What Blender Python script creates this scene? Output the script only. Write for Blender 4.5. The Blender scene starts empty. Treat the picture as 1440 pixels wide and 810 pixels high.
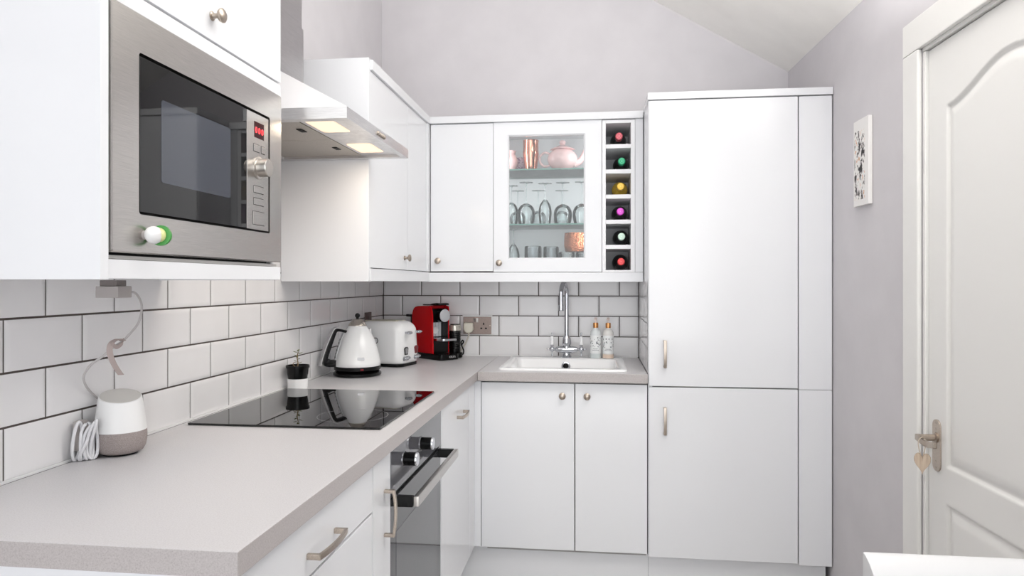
import bpy, bmesh, math, random
import numpy as np
from mathutils import Vector, Matrix
random.seed(7)
R = math.radians
SC = bpy.context.scene
COL = SC.collection
PI = math.pi

# ---------------------------------------------------------------- materials
def lin(c):
    return tuple((x/12.92 if x <= .04045 else ((x+.055)/1.055)**2.4) for x in c)
def rgb(r, g, b):
    return lin((r/255, g/255, b/255)) + (1,)
def mat(name, col, rough=.5, metal=0, spec=.5, coat=0, emit=None, estr=0, trans=0, ior=1.45, alpha=1, aniso=0):
    m = bpy.data.materials.new(name); m.use_nodes = True
    b = m.node_tree.nodes['Principled BSDF']
    b.inputs['Base Color'].default_value = rgb(*col)
    b.inputs['Roughness'].default_value = rough
    b.inputs['Metallic'].default_value = metal
    b.inputs['Specular IOR Level'].default_value = spec
    b.inputs['Coat Weight'].default_value = coat
    b.inputs['Transmission Weight'].default_value = trans
    b.inputs['IOR'].default_value = ior
    b.inputs['Anisotropic'].default_value = aniso
    if emit:
        b.inputs['Emission Color'].default_value = rgb(*emit)
        b.inputs['Emission Strength'].default_value = estr
    return m
def nodes(m):
    return m.node_tree.nodes, m.node_tree.links, m.node_tree.nodes['Principled BSDF']
def coords(m, scale=(1,1,1)):
    N, L, b = nodes(m)
    tc = N.new('ShaderNodeTexCoord'); mp = N.new('ShaderNodeMapping')
    mp.inputs['Scale'].default_value = scale
    L.new(tc.outputs['Object'], mp.inputs['Vector'])
    return mp.outputs['Vector']
def noise(m, vec, scale, detail=3, rough=.5):
    N, L, b = nodes(m)
    n = N.new('ShaderNodeTexNoise'); n.inputs['Scale'].default_value = scale
    n.inputs['Detail'].default_value = detail; n.inputs['Roughness'].default_value = rough
    L.new(vec, n.inputs['Vector'])
    return n.outputs['Fac']
def ramp(m, fac, stops, to=None):
    N, L, b = nodes(m)
    r = N.new('ShaderNodeValToRGB')
    e = r.color_ramp.elements
    while len(e) < len(stops): e.new(.5)
    for k, (p, c) in enumerate(stops):
        e[k].position = p; e[k].color = rgb(*c)
    L.new(fac, r.inputs['Fac'])
    if to: L.new(r.outputs['Color'], b.inputs[to])
    return r.outputs['Color']
def bump(m, fac, strength, dist=.001):
    N, L, b = nodes(m)
    n = N.new('ShaderNodeBump'); n.inputs['Strength'].default_value = strength
    n.inputs['Distance'].default_value = dist
    L.new(fac, n.inputs['Height']); L.new(n.outputs['Normal'], b.inputs['Normal'])

def paint(name, col, var=3, bs=.08):
    m = mat(name, col, .75, spec=.3)
    v = coords(m)
    f = noise(m, v, 6, 4)
    ramp(m, f, [(.3, tuple(c-var for c in col)), (.7, tuple(min(255, c+var) for c in col))], 'Base Color')
    bump(m, noise(m, v, 260, 2), bs)
    return m
WALL = paint('wall_paint', (213, 210, 213))
CEIL = paint('ceiling_paint', (248, 246, 242))
CAB = mat('gloss_white_cabinet', (235, 236, 239), .13, spec=.5)
bump(CAB, noise(CAB, coords(CAB), 9, 2), .02)
CABIN = mat('cabinet_carcass', (244, 244, 246), .4)
GAP = mat('cabinet_gap', (168, 166, 165), .7)
SATIN = mat('satin_white_paint', (236, 235, 232), .32)
TILE = mat('white_ceramic_tile', (240, 239, 240), .08)
ramp(TILE, noise(TILE, coords(TILE), 5, 2), [(.3, (236, 235, 236)), (.7, (243, 242, 243))], 'Base Color')
GROUT = mat('dark_grout', (84, 76, 72), .9)
SILI = mat('white_sealant', (240, 240, 240), .4)
WORK = mat('grey_stone_laminate', (205, 201, 203), .34)
_v = coords(WORK)
ramp(WORK, noise(WORK, _v, 420, 3, .7), [(.28, (192, 189, 190)), (.5, (206, 204, 206)), (.75, (214, 212, 214))], 'Base Color')
WSHADE = mat('worktop_edge_painted_shade', (184, 178, 177), .4)  # same laminate, darkened: shade on the side faces put into the colour
ramp(WSHADE, noise(WSHADE, coords(WSHADE), 420, 3, .7), [(.28, (166, 159, 158)), (.5, (184, 178, 177)), (.75, (194, 188, 187))], 'Base Color')
FLOOR = mat('pale_floor', (196, 192, 190), .35)
ramp(FLOOR, noise(FLOOR, coords(FLOOR), 3, 5), [(.3, (182, 178, 176)), (.7, (206, 202, 199))], 'Base Color')
def brushed(name, col, rough, scale):
    m = mat(name, col, rough, 1)
    f = noise(m, coords(m, scale), 6, 4, .7)
    ramp(m, f, [(.25, tuple(int(c*.9) for c in col)), (.75, tuple(min(255, int(c*1.06)) for c in col))], 'Base Color')
    bump(m, f, .06, .0006)
    return m
STEEL = brushed('brushed_steel', (200, 197, 193), .26, (200, 4, 260))
HOODST = brushed('hood_steel', (222, 221, 221), .3, (4, 4, 200))
HOODGLARE = mat('hood_steel_painted_glare', (246, 246, 247), .38, .35)  # hood steel whitened: bright reflection on the slopes put into the colour
CHIM = brushed('chimney_steel', (184, 182, 182), .32, (4, 4, 200))
NICKEL = brushed('satin_nickel', (186, 174, 162), .3, (60, 60, 60))
CHROME = mat('chrome', (205, 207, 212), .06, 1)
BLACKGL = mat('black_glass', (8, 8, 9), .02, spec=.6)
HOBGL = mat('hob_glass', (7, 7, 8), .015, spec=.7)
OVENGL = mat('oven_glass', (62, 62, 66), .03, spec=.8)
OVENPAN = mat('oven_panel_glass', (98, 98, 104), .05, spec=.8)
BLACKPL = mat('black_plastic', (7, 7, 8), .24, spec=.35)
BLACKMT = mat('matt_black', (10, 10, 11), .6, spec=.3)
WHITEPL = mat('white_plastic', (240, 240, 240), .3)
ENAMEL = mat('white_enamel', (242, 242, 242), .1, coat=.3)
CERAM = mat('white_ceramic', (246, 246, 247), .08)
RED = mat('red_gloss_plastic', (200, 0, 12), .2, spec=.35)
FABRIC = mat('grey_speaker_fabric', (158, 148, 146), .95)
_f = noise(FABRIC, coords(FABRIC), 900, 2)
ramp(FABRIC, _f, [(.3, (136, 126, 124)), (.7, (178, 168, 165))], 'Base Color'); bump(FABRIC, _f, .4)
GREYPL = mat('grey_plastic', (176, 170, 168), .5)
CABLE = mat('grey_cable', (188, 184, 184), .5)
CABLEW = mat('white_cable', (228, 228, 231), .4)
STRAP = mat('taupe_strap', (176, 162, 158), .8)
COPPER = mat('polished_copper', (228, 158, 136), .14, 1)
COPHAM = mat('hammered_copper', (222, 140, 104), .2, 1)
_vv = COPHAM.node_tree.nodes.new('ShaderNodeTexVoronoi'); _vv.inputs['Scale'].default_value = 150
COPHAM.node_tree.links.new(coords(COPHAM), _vv.inputs['Vector']); bump(COPHAM, _vv.outputs['Distance'], .9, .003)
PINK = mat('pale_pink_china', (240, 205, 205), .14)
GOLD = mat('rose_gold_pump', (214, 158, 104), .25, .8)
SOCK = brushed('brushed_pewter', (140, 127, 121), .4, (60, 4, 60))
SOIL = mat('soil', (60, 46, 38), .95)
LEAF = mat('leaf', (124, 128, 84), .6)
STEM = mat('stem', (132, 112, 78), .7)
WOOD = mat('pale_wood_heart', (206, 186, 164), .6)
ramp(WOOD, noise(WOOD, coords(WOOD, (60, 60, 6)), 3, 3), [(.3, (192, 170, 148)), (.7, (214, 196, 176))], 'Base Color')
GREEN = mat('green_plastic', (62, 150, 60), .3)
YELLOWG = mat('pale_yellow_plastic', (222, 226, 160), .3)
LEATHER = mat('white_leatherette', (222, 222, 223), .38)
bump(LEATHER, noise(LEATHER, coords(LEATHER), 300, 3), .1)
DARKW = mat('dark_leg_wood', (70, 54, 44), .5)
REDLED = mat('red_display_digits', (255, 60, 60), .4, emit=(255, 40, 50), estr=3)
DISPL = mat('display_window', (60, 4, 8), .1)
WARM = mat('warm_lamp_lens', (255, 236, 214), .4, emit=(255, 222, 188), estr=.75)
FILTER = brushed('filter_mesh_steel', (186, 180, 172), .42, (40, 40, 40))
def thin_glass(name, tint=(244, 248, 248), edge=(190, 204, 204), refl=.9, blend=.35):
    m = bpy.data.materials.new(name); m.use_nodes = True
    N, L = m.node_tree.nodes, m.node_tree.links
    N.remove(N['Principled BSDF'])
    lw = N.new('ShaderNodeLayerWeight'); lw.inputs['Blend'].default_value = blend
    mx = N.new('ShaderNodeMix'); mx.data_type = 'RGBA'
    mx.inputs[6].default_value = rgb(*tint); mx.inputs[7].default_value = rgb(*edge)
    L.new(lw.outputs['Facing'], mx.inputs[0])
    tr = N.new('ShaderNodeBsdfTransparent'); L.new(mx.outputs[2], tr.inputs['Color'])
    gl = N.new('ShaderNodeBsdfGlossy'); gl.inputs['Roughness'].default_value = .02
    gl.inputs['Color'].default_value = (refl, refl, refl, 1)
    fr = N.new('ShaderNodeFresnel'); fr.inputs['IOR'].default_value = 1.45
    ms = N.new('ShaderNodeMixShader')
    L.new(fr.outputs[0], ms.inputs[0]); L.new(tr.outputs[0], ms.inputs[1]); L.new(gl.outputs[0], ms.inputs[2])
    L.new(ms.outputs[0], N['Material Output'].inputs['Surface'])
    return m
PANE = thin_glass('clear_pane', (250, 252, 252), (235, 240, 240), .8)
GLASS = thin_glass('clear_glassware', (251, 253, 253), (214, 219, 221), 1, .28)
SHELFGL = thin_glass('green_edged_shelf_glass', (248, 252, 251), (215, 236, 230), .6)
SHEDGE = mat('glass_shelf_edge', (112, 160, 148), .1)

# ---------------------------------------------------------------- mesh helpers
def BM(): return bmesh.new()
def merge(bm, t, mtx=None):
    if mtx is not None: t.transform(mtx)
    me = bpy.data.meshes.new('t'); t.to_mesh(me); t.free()
    bm.from_mesh(me); bpy.data.meshes.remove(me)
def box(bm, x0, x1, y0, y1, z0, z1, bev=0, seg=2, mtx=None):
    t = bmesh.new()
    bmesh.ops.create_cube(t, size=1)
    for v in t.verts:
        v.co = Vector(((x0+x1)/2 + v.co.x*(x1-x0), (y0+y1)/2 + v.co.y*(y1-y0), (z0+z1)/2 + v.co.z*(z1-z0)))
    if bev: bmesh.ops.bevel(t, geom=t.edges[:], offset=bev, segments=seg, profile=.5, affect='EDGES')
    merge(bm, t, mtx); return bm
def lathe(bm, prof, c=(0, 0, 0), seg=32, mtx=None, cap=True):
    """revolve [(r,z)] about the local z axis, then apply mtx and offset c"""
    t = bmesh.new(); rings = []
    for r, z in prof:
        if r < 1e-6: rings.append([t.verts.new((0, 0, z))])
        else: rings.append([t.verts.new((r*math.cos(2*PI*k/seg), r*math.sin(2*PI*k/seg), z)) for k in range(seg)])
    for a, b in zip(rings, rings[1:]):
        for k in range(seg):
            k2 = (k+1) % seg
            vs = [a[k % len(a)], a[k2 % len(a)], b[k2 % len(b)], b[k % len(b)]]
            u = []
            for v in vs:
                if v not in u: u.append(v)
            if len(u) >= 3: t.faces.new(u)
    if cap:
        for ring in (rings[0], rings[-1]):
            if len(ring) > 2: t.faces.new(ring)
    bmesh.ops.recalc_face_normals(t, faces=t.faces[:])
    m = Matrix.Translation(Vector(c))
    if mtx is not None: m = m @ mtx
    merge(bm, t, m); return bm
def prism(bm, poly, z0, z1, mtx=None, bev=0, seg=2):
    """extrude a polygon [(x,y)] from z0 to z1"""
    t = bmesh.new()
    a = [t.verts.new((x, y, z0)) for x, y in poly]; b = [t.verts.new((x, y, z1)) for x, y in poly]
    t.faces.new(a); t.faces.new(b); n = len(poly)
    for k in range(n): t.faces.new((a[k], a[(k+1) % n], b[(k+1) % n], b[k]))
    bmesh.ops.recalc_face_normals(t, faces=t.faces[:])
    if bev:
        e = [x for x in t.edges if abs(x.verts[0].co.z - x.verts[1].co.z) < 1e-6]
        bmesh.ops.bevel(t, geom=e, offset=bev, segments=seg, profile=.5, affect='EDGES')
    merge(bm, t, mtx); return bm
def tube(bm, pts, r, seg=10, closed=False, flat=None, up=None):
    """sweep a circle (or an ellipse r x flat) along pts"""
    pts = [Vector(p) for p in pts]; n = len(pts)
    rs = r if isinstance(r, (list, tuple)) else [r]*n
    t = bmesh.new(); rings = []; nrm = None
    for i, p in enumerate(pts):
        if closed: d = pts[(i+1) % n] - pts[i-1]
        else: d = pts[min(i+1, n-1)] - pts[max(i-1, 0)]
        d.normalize()
        if nrm is None:
            a = Vector(up) if up else (Vector((0, 0, 1)) if abs(d.z) < .9 else Vector((1, 0, 0)))
            nrm = (a - d*a.dot(d)).normalized()
        else:
            a = Vector(up) if up else nrm
            nrm = (a - d*a.dot(d)).normalized()
        bi = d.cross(nrm)
        f = flat if flat else rs[i]
        rings.append([t.verts.new(p + nrm*(f if flat else rs[i])*math.cos(2*PI*k/seg) + bi*rs[i]*math.sin(2*PI*k/seg)) for k in range(seg)])
    m = n if closed else n-1
    for i in range(m):
        a, b = rings[i], rings[(i+1) % n]
        for k in range(seg): t.faces.new((a[k], a[(k+1) % seg], b[(k+1) % seg], b[k]))
    if not closed: t.faces.new(rings[0]); t.faces.new(rings[-1])
    bmesh.ops.recalc_face_normals(t, faces=t.faces[:])
    merge(bm, t); return bm
def strip(bm, pts, w, th, wdir):
    """sweep a flat rectangular band: width w along wdir, thickness th"""
    pts = [Vector(p) for p in pts]; n = len(pts); wd = Vector(wdir).normalized()
    t = bmesh.new(); rings = []
    for i, p in enumerate(pts):
        d = (pts[min(i+1, n-1)] - pts[max(i-1, 0)]).normalized()
        nn = d.cross(wd).normalized()
        rings.append([t.verts.new(p + wd*w/2*a + nn*th/2*b) for a, b in ((-1, -1), (1, -1), (1, 1), (-1, 1))])
    for a, b in zip(rings, rings[1:]):
        for k in range(4): t.faces.new((a[k], a[(k+1) % 4], b[(k+1) % 4], b[k]))
    t.faces.new(rings[0]); t.faces.new(rings[-1])
    bmesh.ops.recalc_face_normals(t, faces=t.faces[:])
    bmesh.ops.bevel(t, geom=t.edges[:], offset=min(w, th)*.18, segments=2, profile=.5, affect='EDGES')
    merge(bm, t); return bm
def smooth_pts(pts, n=8, closed=False):
    """Catmull-Rom through pts"""
    P = [Vector(p) for p in pts]; out = []
    m = len(P)
    rng = range(m) if closed else range(m-1)
    for i in rng:
        if closed: a, b, c, d = P[i-1], P[i], P[(i+1) % m], P[(i+2) % m]
        else: a, b, c, d = P[max(i-1, 0)], P[i], P[i+1], P[min(i+2, m-1)]
        for k in range(n):
            t = k/n
            out.append(.5*((2*b)+(c-a)*t+(2*a-5*b+4*c-d)*t*t+(3*b-a-3*c+d)*t**3))
    if not closed: out.append(P[-1])
    return out
def rrect(x0, x1, y0, y1, r, n=5):
    out = []
    for cx, cy, a in ((x1-r, y1-r, 0), (x0+r, y1-r, 90), (x0+r, y0+r, 180), (x1-r, y0+r, 270)):
        for k in range(n+1):
            t = R(a + 90*k/n); out.append((cx+r*math.cos(t), cy+r*math.sin(t)))
    return out
def ellipsoid(bm, c, r, seg=20, mtx=None):
    n = seg//2
    prof = [(math.sin(PI*k/n), -math.cos(PI*k/n)) for k in range(n+1)]
    prof[0] = (0, -1); prof[-1] = (0, 1)
    S = Matrix.Diagonal((r[0], r[1], r[2], 1))
    lathe(bm, prof, c, seg, (mtx @ S) if mtx is not None else S, cap=False); return bm
AX_X = Matrix.Rotation(R(90), 4, 'Y')       # local z -> world +x
AX_NY = Matrix.Rotation(R(90), 4, 'X')      # local z -> world -y

# ---------------------------------------------------------------- object helpers
MW = {}
def finish(name, bm, m, smooth=35):
    me = bpy.data.meshes.new(name); bm.to_mesh(me); bm.free()
    for mm in (m if isinstance(m, (list, tuple)) else [m]): me.materials.append(mm)
    if smooth:
        me.shade_smooth(); me.set_sharp_from_angle(angle=R(smooth))
    o = bpy.data.objects.new(name, me); COL.objects.link(o)
    if smooth and smooth <= 40:
        wn = o.modifiers.new('face_weighted', 'WEIGHTED_NORMAL'); wn.keep_sharp = True; wn.weight = 100
    return o
def tag(o, label, cat, group=None):
    o['label'] = label; o['category'] = cat
    if group: o['group'] = group
    return o
def thing(name, label, cat, loc=(0, 0, 0), rz=0, group=None, kind=None):
    o = bpy.data.objects.new(name, None); COL.objects.link(o)
    o.empty_display_size = .05
    o.location = loc; o.rotation_euler = (0, 0, rz)
    MW[o.name] = Matrix.Translation(Vector(loc)) @ Matrix.Rotation(rz, 4, 'Z')
    if label: tag(o, label, cat, group)
    if kind: o['kind'] = kind
    return o
def part(name, bm, m, parent, local=False, smooth=35, label=None):
    """geometry in world coordinates (or in the thing's own, local=True)"""
    if not local: bm.transform(MW[parent.name].inverted())
    o = finish(name, bm, m, smooth); o.parent = parent
    MW[o.name] = MW[parent.name]
    if label: o['label'] = label
    return o
def solo(name, bm, m, label, cat, group=None, smooth=35):
    """a thing that is one mesh; origin at its base centre"""
    xs = [v.co for v in bm.verts]
    lo = Vector((min(v.x for v in xs), min(v.y for v in xs), min(v.z for v in xs)))
    hi = Vector((max(v.x for v in xs), max(v.y for v in xs), max(v.z for v in xs)))
    c = Vector(((lo.x+hi.x)/2, (lo.y+hi.y)/2, lo.z))
    bm.transform(Matrix.Translation(-c))
    o = finish(name, bm, m, smooth); o.location = c
    MW[o.name] = Matrix.Translation(c)
    return tag(o, label, cat, group)
def struct(name, bm, m, parent=None, smooth=35, loc=None):
    o = finish(name, bm, m, smooth)
    if parent: o.parent = parent
    MW[o.name] = Matrix.Identity(4)
    o['kind'] = 'structure'
    return o
def text_bm(body, size, mtx, ext=.0003):
    cu = bpy.data.curves.new('lettering', 'FONT'); cu.body = body; cu.size = size; cu.extrude = ext
    cu.align_x = 'CENTER'; cu.align_y = 'CENTER'
    o = bpy.data.objects.new('lettering', cu)
    me = bpy.data.meshes.new_from_object(o)
    t = bmesh.new(); t.from_mesh(me)
    bpy.data.objects.remove(o); bpy.data.curves.remove(cu); bpy.data.meshes.remove(me)
    t.transform(mtx)
    return t
def knob_bm(c, axis):
    """small round cupboard knob, axis matrix turns local z outwards"""
    bm = BM()
    lathe(bm, [(0, 0), (.0095, 0), (.0095, .002), (.006, .004), (.0048, .010), (.006, .014), (.012, .0175), (.0145, .0215), (.0145, .0245), (.011, .0275), (.004, .0287), (0, .029)], c, 24, axis, cap=False)
    return bm
def bow_handle(c, along, out, length, proj=.028, w=.011, th=.008):
    """flat bow handle: two posts and a slightly bowed bar"""
    c = Vector(c); a = Vector(along); o = Vector(out); wd = a.cross(o).normalized()
    bm = BM(); h = length/2
    pts = [c - a*(h) , c - a*h + o*(proj*.8)]
    strip(bm, [c - a*(h-.004), c - a*(h-.004) + o*(proj-.004)], w, th, wd)
    strip(bm, [c + a*(h-.004), c + a*(h-.004) + o*(proj-.004)], w, th, wd)
    bar = []
    for k in range(13):
        t = -1 + 2*k/12
        bar.append(c + a*(h*t) + o*(proj - .005 + .006*(1-t*t)))
    strip(bm, bar, w, th*.8, wd)
    return bm

# ================================================================ SETTING
YB = -4.3                                   # room ends just behind the camera
TH = .025                                   # the right wall is a touch out of square
RWO = (2.033, 0, 0); RWR = PI + TH          # local x = into the room, local y = along the wall towards the camera
RWM = Matrix.Translation(Vector(RWO)) @ Matrix.Rotation(RWR, 4, 'Z')
bm = BM(); box(bm, -.3, 2.6, YB, .15, -.1, 0); struct('floor', bm, FLOOR)
bm = BM(); box(bm, -.15, -.01, YB, .15, 0, 3.62); wl = struct('wall_left', bm, WALL)
bm = BM(); box(bm, -.01, 2.3, .01, .15, 0, 3.62); wb = struct('wall_back', bm, WALL)
bm = BM()
for s0, s1, z0, z1 in ((-.06, 1.335, 0, 2.7), (1.335, 2.135, 1.985, 2.7), (2.135, 4.3, 0, 2.7)):
    box(bm, -.16, 0, s0, s1, z0, z1)
bm.transform(RWM); bmesh.ops.remove_doubles(bm, verts=bm.verts[:], dist=1e-5)
wr = struct('wall_right', bm, WALL)
# sloping ceiling: rises from the right wall towards the left
def zc(x): return 2.317 + (2.033-x)*.587
bm = BM()
prism(bm, [(-.2, zc(-.2)), (2.4, zc(2.4)), (2.4, zc(2.4)+.12), (-.2, zc(-.2)+.12)], -.16, -YB, Matrix.Rotation(R(90), 4, 'X'))
struct('ceiling', bm, CEIL)

# --- metro tiles (bevelled) with dark grout
PW, PH, GR = .203, .1025, .0044
def tile(bm, a0, a1, z0, z1, f):
    """a bevelled tile spanning a0..a1 / z0..z1; f maps (a, z, depth) to a point"""
    b = .012; d = .0018
    lo = [f(a, z, 0) for a, z in ((a0, z0), (a1, z0), (a1, z1), (a0, z1))]
    e = min(b, (a1-a0)*.3); g = min(b, (z1-z0)*.3)
    mid = [f(a, z, d) for a, z in ((a0, z0), (a1, z0), (a1, z1), (a0, z1))]
    up = [f(a, z, d+.0034) for a, z in ((a0+e, z0+g), (a1-e, z0+g), (a1-e, z1-g), (a0+e, z1-g))]
    L, M, U = ([bm.verts.new(p) for p in q] for q in (lo, mid, up))
    bm.faces.new(U)
    for k in range(4):
        j = (k+1) % 4
        bm.faces.new((L[k], L[j], M[j], M[k])); bm.faces.new((M[k], M[j], U[j], U[k]))
def tiling(off, a_lo, a_hi, z_lo, rows, z_top, f):
    bm = BM()
    for r in range(rows):
        z0 = z_lo + r*PH + GR/2; z1 = min(z_lo + (r+1)*PH - GR/2, z_top)
        if z1 - z0 < .01: continue
        o = off if r % 2 == 0 else off + PW/2
        k0 = int(math.floor((a_lo - o)/PW))
        for k in range(k0, k0 + int((a_hi-a_lo)/PW) + 3):
            a0 = max(o + k*PW + GR/2, a_lo + .001); a1 = min(o + (k+1)*PW - GR/2, a_hi - .001)
            if a1 - a0 > .006: tile(bm, a0, a1, z0, z1, f)
    bmesh.ops.recalc_face_normals(bm, faces=bm.faces[:])
    return bm
ZW = .912
struct('tiling', tiling(-.1184, -2.9, -.002, .9125, 8, 1.74, lambda a, z, d: (-.0042+d, a, z)), TILE, wl, 20)
bm = BM(); box(bm, -.01, -.004, -2.9, .01, .9, 1.74); struct('grout', bm, GROUT, wl)
struct('tiling', tiling(.1013, .0005, 1.312, .9125, 4, 1.32, lambda a, z, d: (a, .0042-d, z)), TILE, wb, 20)
bm = BM(); box(bm, -.004, 1.315, .004, .01, .9, 1.32); struct('grout', bm, GROUT, wb)
bm = BM()
box(bm, -.001, .005, -2.6, -.006, .9115, .9165); struct('sealant', bm, SILI, wl)
bm = BM()
box(bm, .006, 1.308, -.005, .001, .9115, .9165); struct('sealant', bm, SILI, wb)

# --- door in the right wall
def rw(name, bm, m, parent, smooth=35, label=None):
    return part(name, bm, m, parent, True, smooth, label)
t1 = thing('trim_1', None, None, RWO, RWR, kind='structure')
bm = BM()
def arch(bm, z_in, z_out, s_in0, s_in1, w, n0, n1):
    box(bm, n0, n1, s_in0-w, s_in0, 0, z_in, .0055, 3)
    box(bm, n0, n1, s_in1, s_in1+w, 0, z_in, .004)
    box(bm, n0, n1, s_in0-w, s_in1+w, z_in, z_in+w, .004)
arch(bm, 1.983, 0, 1.334, 2.136, .097, .0005, .016)
rw('architrave', bm, SATIN, t1)
bm = BM()
box(bm, -.12, .002, 1.3355, 1.351, 0, 1.972, .004); box(bm, -.12, .002, 2.119, 2.1345, 0, 1.972, .004)
box(bm, -.12, .002, 1.3355, 2.1345, 1.9725, 1.9845, .001)
rw('door_lining', bm, SATIN, t1)
for k in t1.children: k['kind'] = 'structure'
d1 = thing('door_1', None, None, RWO, RWR, kind='structure')
def door_leaf():
    s0, s1, z0, z1 = 1.3535, 2.1165, .008, 1.969
    ps0, ps1 = 1.452, 2.018
    def outline(zb, ztop, amp):
        pts = []
        n = 60
        for k in range(n+1):
            u = k/n; pts.append((ps0+(ps1-ps0)*u, ztop + amp*(.5-.5*math.cos(2*PI*u))))
        return pts + [(ps1, zb), (ps0, zb)]
    outs = [np.array(outline(.772, 1.786, .07)), np.array(outline(.16, .666, 0))]
    S = np.linspace(s0, s1, 200); Z = np.linspace(z0, z1, 470)
    ss, zz = np.meshgrid(S, Z)
    h = np.zeros(ss.shape)
    for o in outs:
        nx = np.roll(o, -1, 0)
        dmin = np.full(ss.shape, 9.); ins = np.zeros(ss.shape, bool)
        for (ax, az), (bx, bz) in zip(o, nx):
            ex, ez = bx-ax, bz-az; q = max(ex*ex+ez*ez, 1e-12)
            t = np.clip(((ss-ax)*ex+(zz-az)*ez)/q, 0, 1)
            dmin = np.minimum(dmin, np.hypot(ss-ax-t*ex, zz-az-t*ez))
            c = ((az > zz) != (bz > zz))
            with np.errstate(divide='ignore', invalid='ignore'):
                xi = ax + (zz-az)/(ez if abs(ez) > 1e-12 else 1e-12)*ex
            ins ^= c & (ss < xi)
        prof = np.interp(dmin, [0, .005, .009, .022, .034, .04], [0, -.008, -.0085, -.004, -.0015, -.001])
        h = np.where(ins, prof, h)
    bm = BM(); nf = -.008
    V = [[bm.verts.new((nf+h[j, i], S[i], Z[j])) for i in range(len(S))] for j in range(len(Z))]
    for j in range(len(Z)-1):
        for i in range(len(S)-1):
            bm.faces.new((V[j][i], V[j+1][i], V[j+1][i+1], V[j][i+1]))
    box(bm, nf-.036, nf-.0095, s0, s1, z0, z1)
    e = [(s0, z0), (s1, z0), (s1, z1), (s0, z1)]
    for k in range(4):                       # edge returns
        (a, b), (c, d) = e[k], e[(k+1) % 4]
        q = [bm.verts.new(p) for p in ((nf, a, b), (nf, c, d), (nf-.02, c, d), (nf-.02, a, b))]
        bm.faces.new(q)
    bmesh.ops.recalc_face_normals(bm, faces=bm.faces[:])
    return bm
leaf = rw('door_leaf', door_leaf(), SATIN, d1, 60); leaf['kind'] = 'structure'
hp = BM()
pl = rrect(1.379, 1.424, .747, .895, .02, 6)
mtx = Matrix(((0, 0, 1, 0), (1, 0, 0, 0), (0, 1, 0, 0), (0, 0, 0, 1)))        # (x,y,z)->(z,x,y): polygon in (s,z), extruded along n
prism(hp, pl, -.0115, -.004, mtx, .0018)
for z in (.757, .77+.005, .868, .884):
    if z in (.757, .884): pass
    ellipsoid(hp, (-.004, 1.401, z), (.0015, .0035, .0035), 10)
dh = rw('door_handle', hp, NICKEL, d1)
lv = BM()
lathe(lv, [(0, 0), (.015, 0), (.015, .004), (.0095, .006), (.0095, .046), (0, .046)], (-.004, 1.401, .843), 20, AX_X, cap=False)
strip(lv, smooth_pts([(.044, 1.392, .843), (.047, 1.42, .841), (.045, 1.455, .835), (.047, 1.488, .840), (.048, 1.505, .843)], 5), .017, .011, (0, 0, 1))
rw('handle_lever', lv, NICKEL, dh)
for k in (dh,): k['kind'] = 'structure'
for k in dh.children: k['kind'] = 'structure'
# wooden heart hanging on the lever
ht = thing('hanging_heart', 'small pale wooden heart on a loop of string over the door lever', 'ornament', RWM @ Vector((.047, 1.432, .74)), RWR)
poly = []
for k in range(40):
    a = 2*PI*k/40
    poly.append((.0021*.62*16*math.sin(a)**3, .0021*.95*(13*math.cos(a)-5*math.cos(2*a)-2*math.cos(3*a)-math.cos(4*a))))
h = BM(); yaw = Matrix.Rotation(R(62), 4, 'Z')
prism(h, poly, -.007, .007, yaw @ Matrix.Translation((0, 0, .040)) @ mtx, .0015, 2)
part('heart_body', h, WOOD, ht, True)
s = BM()
tube(s, smooth_pts([(0, 0, .050), (.009, .002, .072), (.012, .002, .098), (0, 0, .1105), (-.010, -.002, .098), (-.007, -.002, .072), (0, 0, .050)], 5), .0012, 6)
part('string', s, mat('string', (205, 190, 172), .9), ht, True)
# skirting
bm = BM()
box(bm, .0005, .016, .62, 1.236, 0, .085, .003); bm.transform(RWM); struct('baseboard_right', bm, SATIN)
# picture on the wall: small canvas with loose splashes of colour
pic = thing('wall_picture', 'small unframed white canvas with loose splashes of grey, black and orange', 'picture', RWM @ Vector((0, .915, 1.563)), RWR)
b = BM(); box(b, .001, .016, -.065, .065, 0, .309, .0015)
part('canvas', b, mat('canvas_white', (238, 236, 234), .7), pic, True)
ART = mat('splashed_ink', (240, 238, 235), .7)
v = coords(ART, (1, 1, .8)); N, L, B = nodes(ART)
f1 = noise(ART, v, 42, 5, .6); f2 = noise(ART, coords(ART, (1, 1.4, .6)), 19, 2, .5)
c1 = ramp(ART, f1, [(.40, (40, 38, 40)), (.455, (150, 144, 142)), (.5, (238, 236, 233)), (.60, (238, 236, 233)), (.66, (214, 150, 112)), (.72, (150, 170, 110))])
L.new(c1, B.inputs['Base Color'])
b = BM(); box(b, .0161, .0166, -.055, .036, .022, .27); part('artwork', b, ART, pic, True)

# ================================================================ BASE UNITS
XF = .588; DT = .018
def front(bm, y0, y1, z0, z1, x=XF):            # slab front on the left run
    return box(bm, x-DT, x, y0, y1, z0, z1, .002)
def frontb(bm, x0, x1, z0, z1, y=-.6):          # slab front facing the room on the back run
    return box(bm, x0, x1, y, y+DT, z0, z1, .002)
# drawer unit
u = thing('drawer_unit', 'white gloss drawer unit with bow handles under the near end of the worktop', 'drawers', (.3, -2.28, 0))
b = BM(); box(b, .012, .567, -2.578, -1.967, .15, .872); part('carcass', b, GAP, u)
b = BM(); box(b, .012, .588, -2.6, -2.5795, 0, .8725, .001); part('end_panel', b, CAB, u)
for z0, z1 in ((.757, .865), (.46, .752), (.155, .455)):
    b = BM(); front(b, -2.575, -1.968, z0, z1); d = part('drawer', b, CAB, u)
    if z1 > .7: part('handle', bow_handle((XF, -2.272, .797 if z0 > .7 else .68), (0, 1, 0), (1, 0, 0), .14), NICKEL, d)
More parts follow.
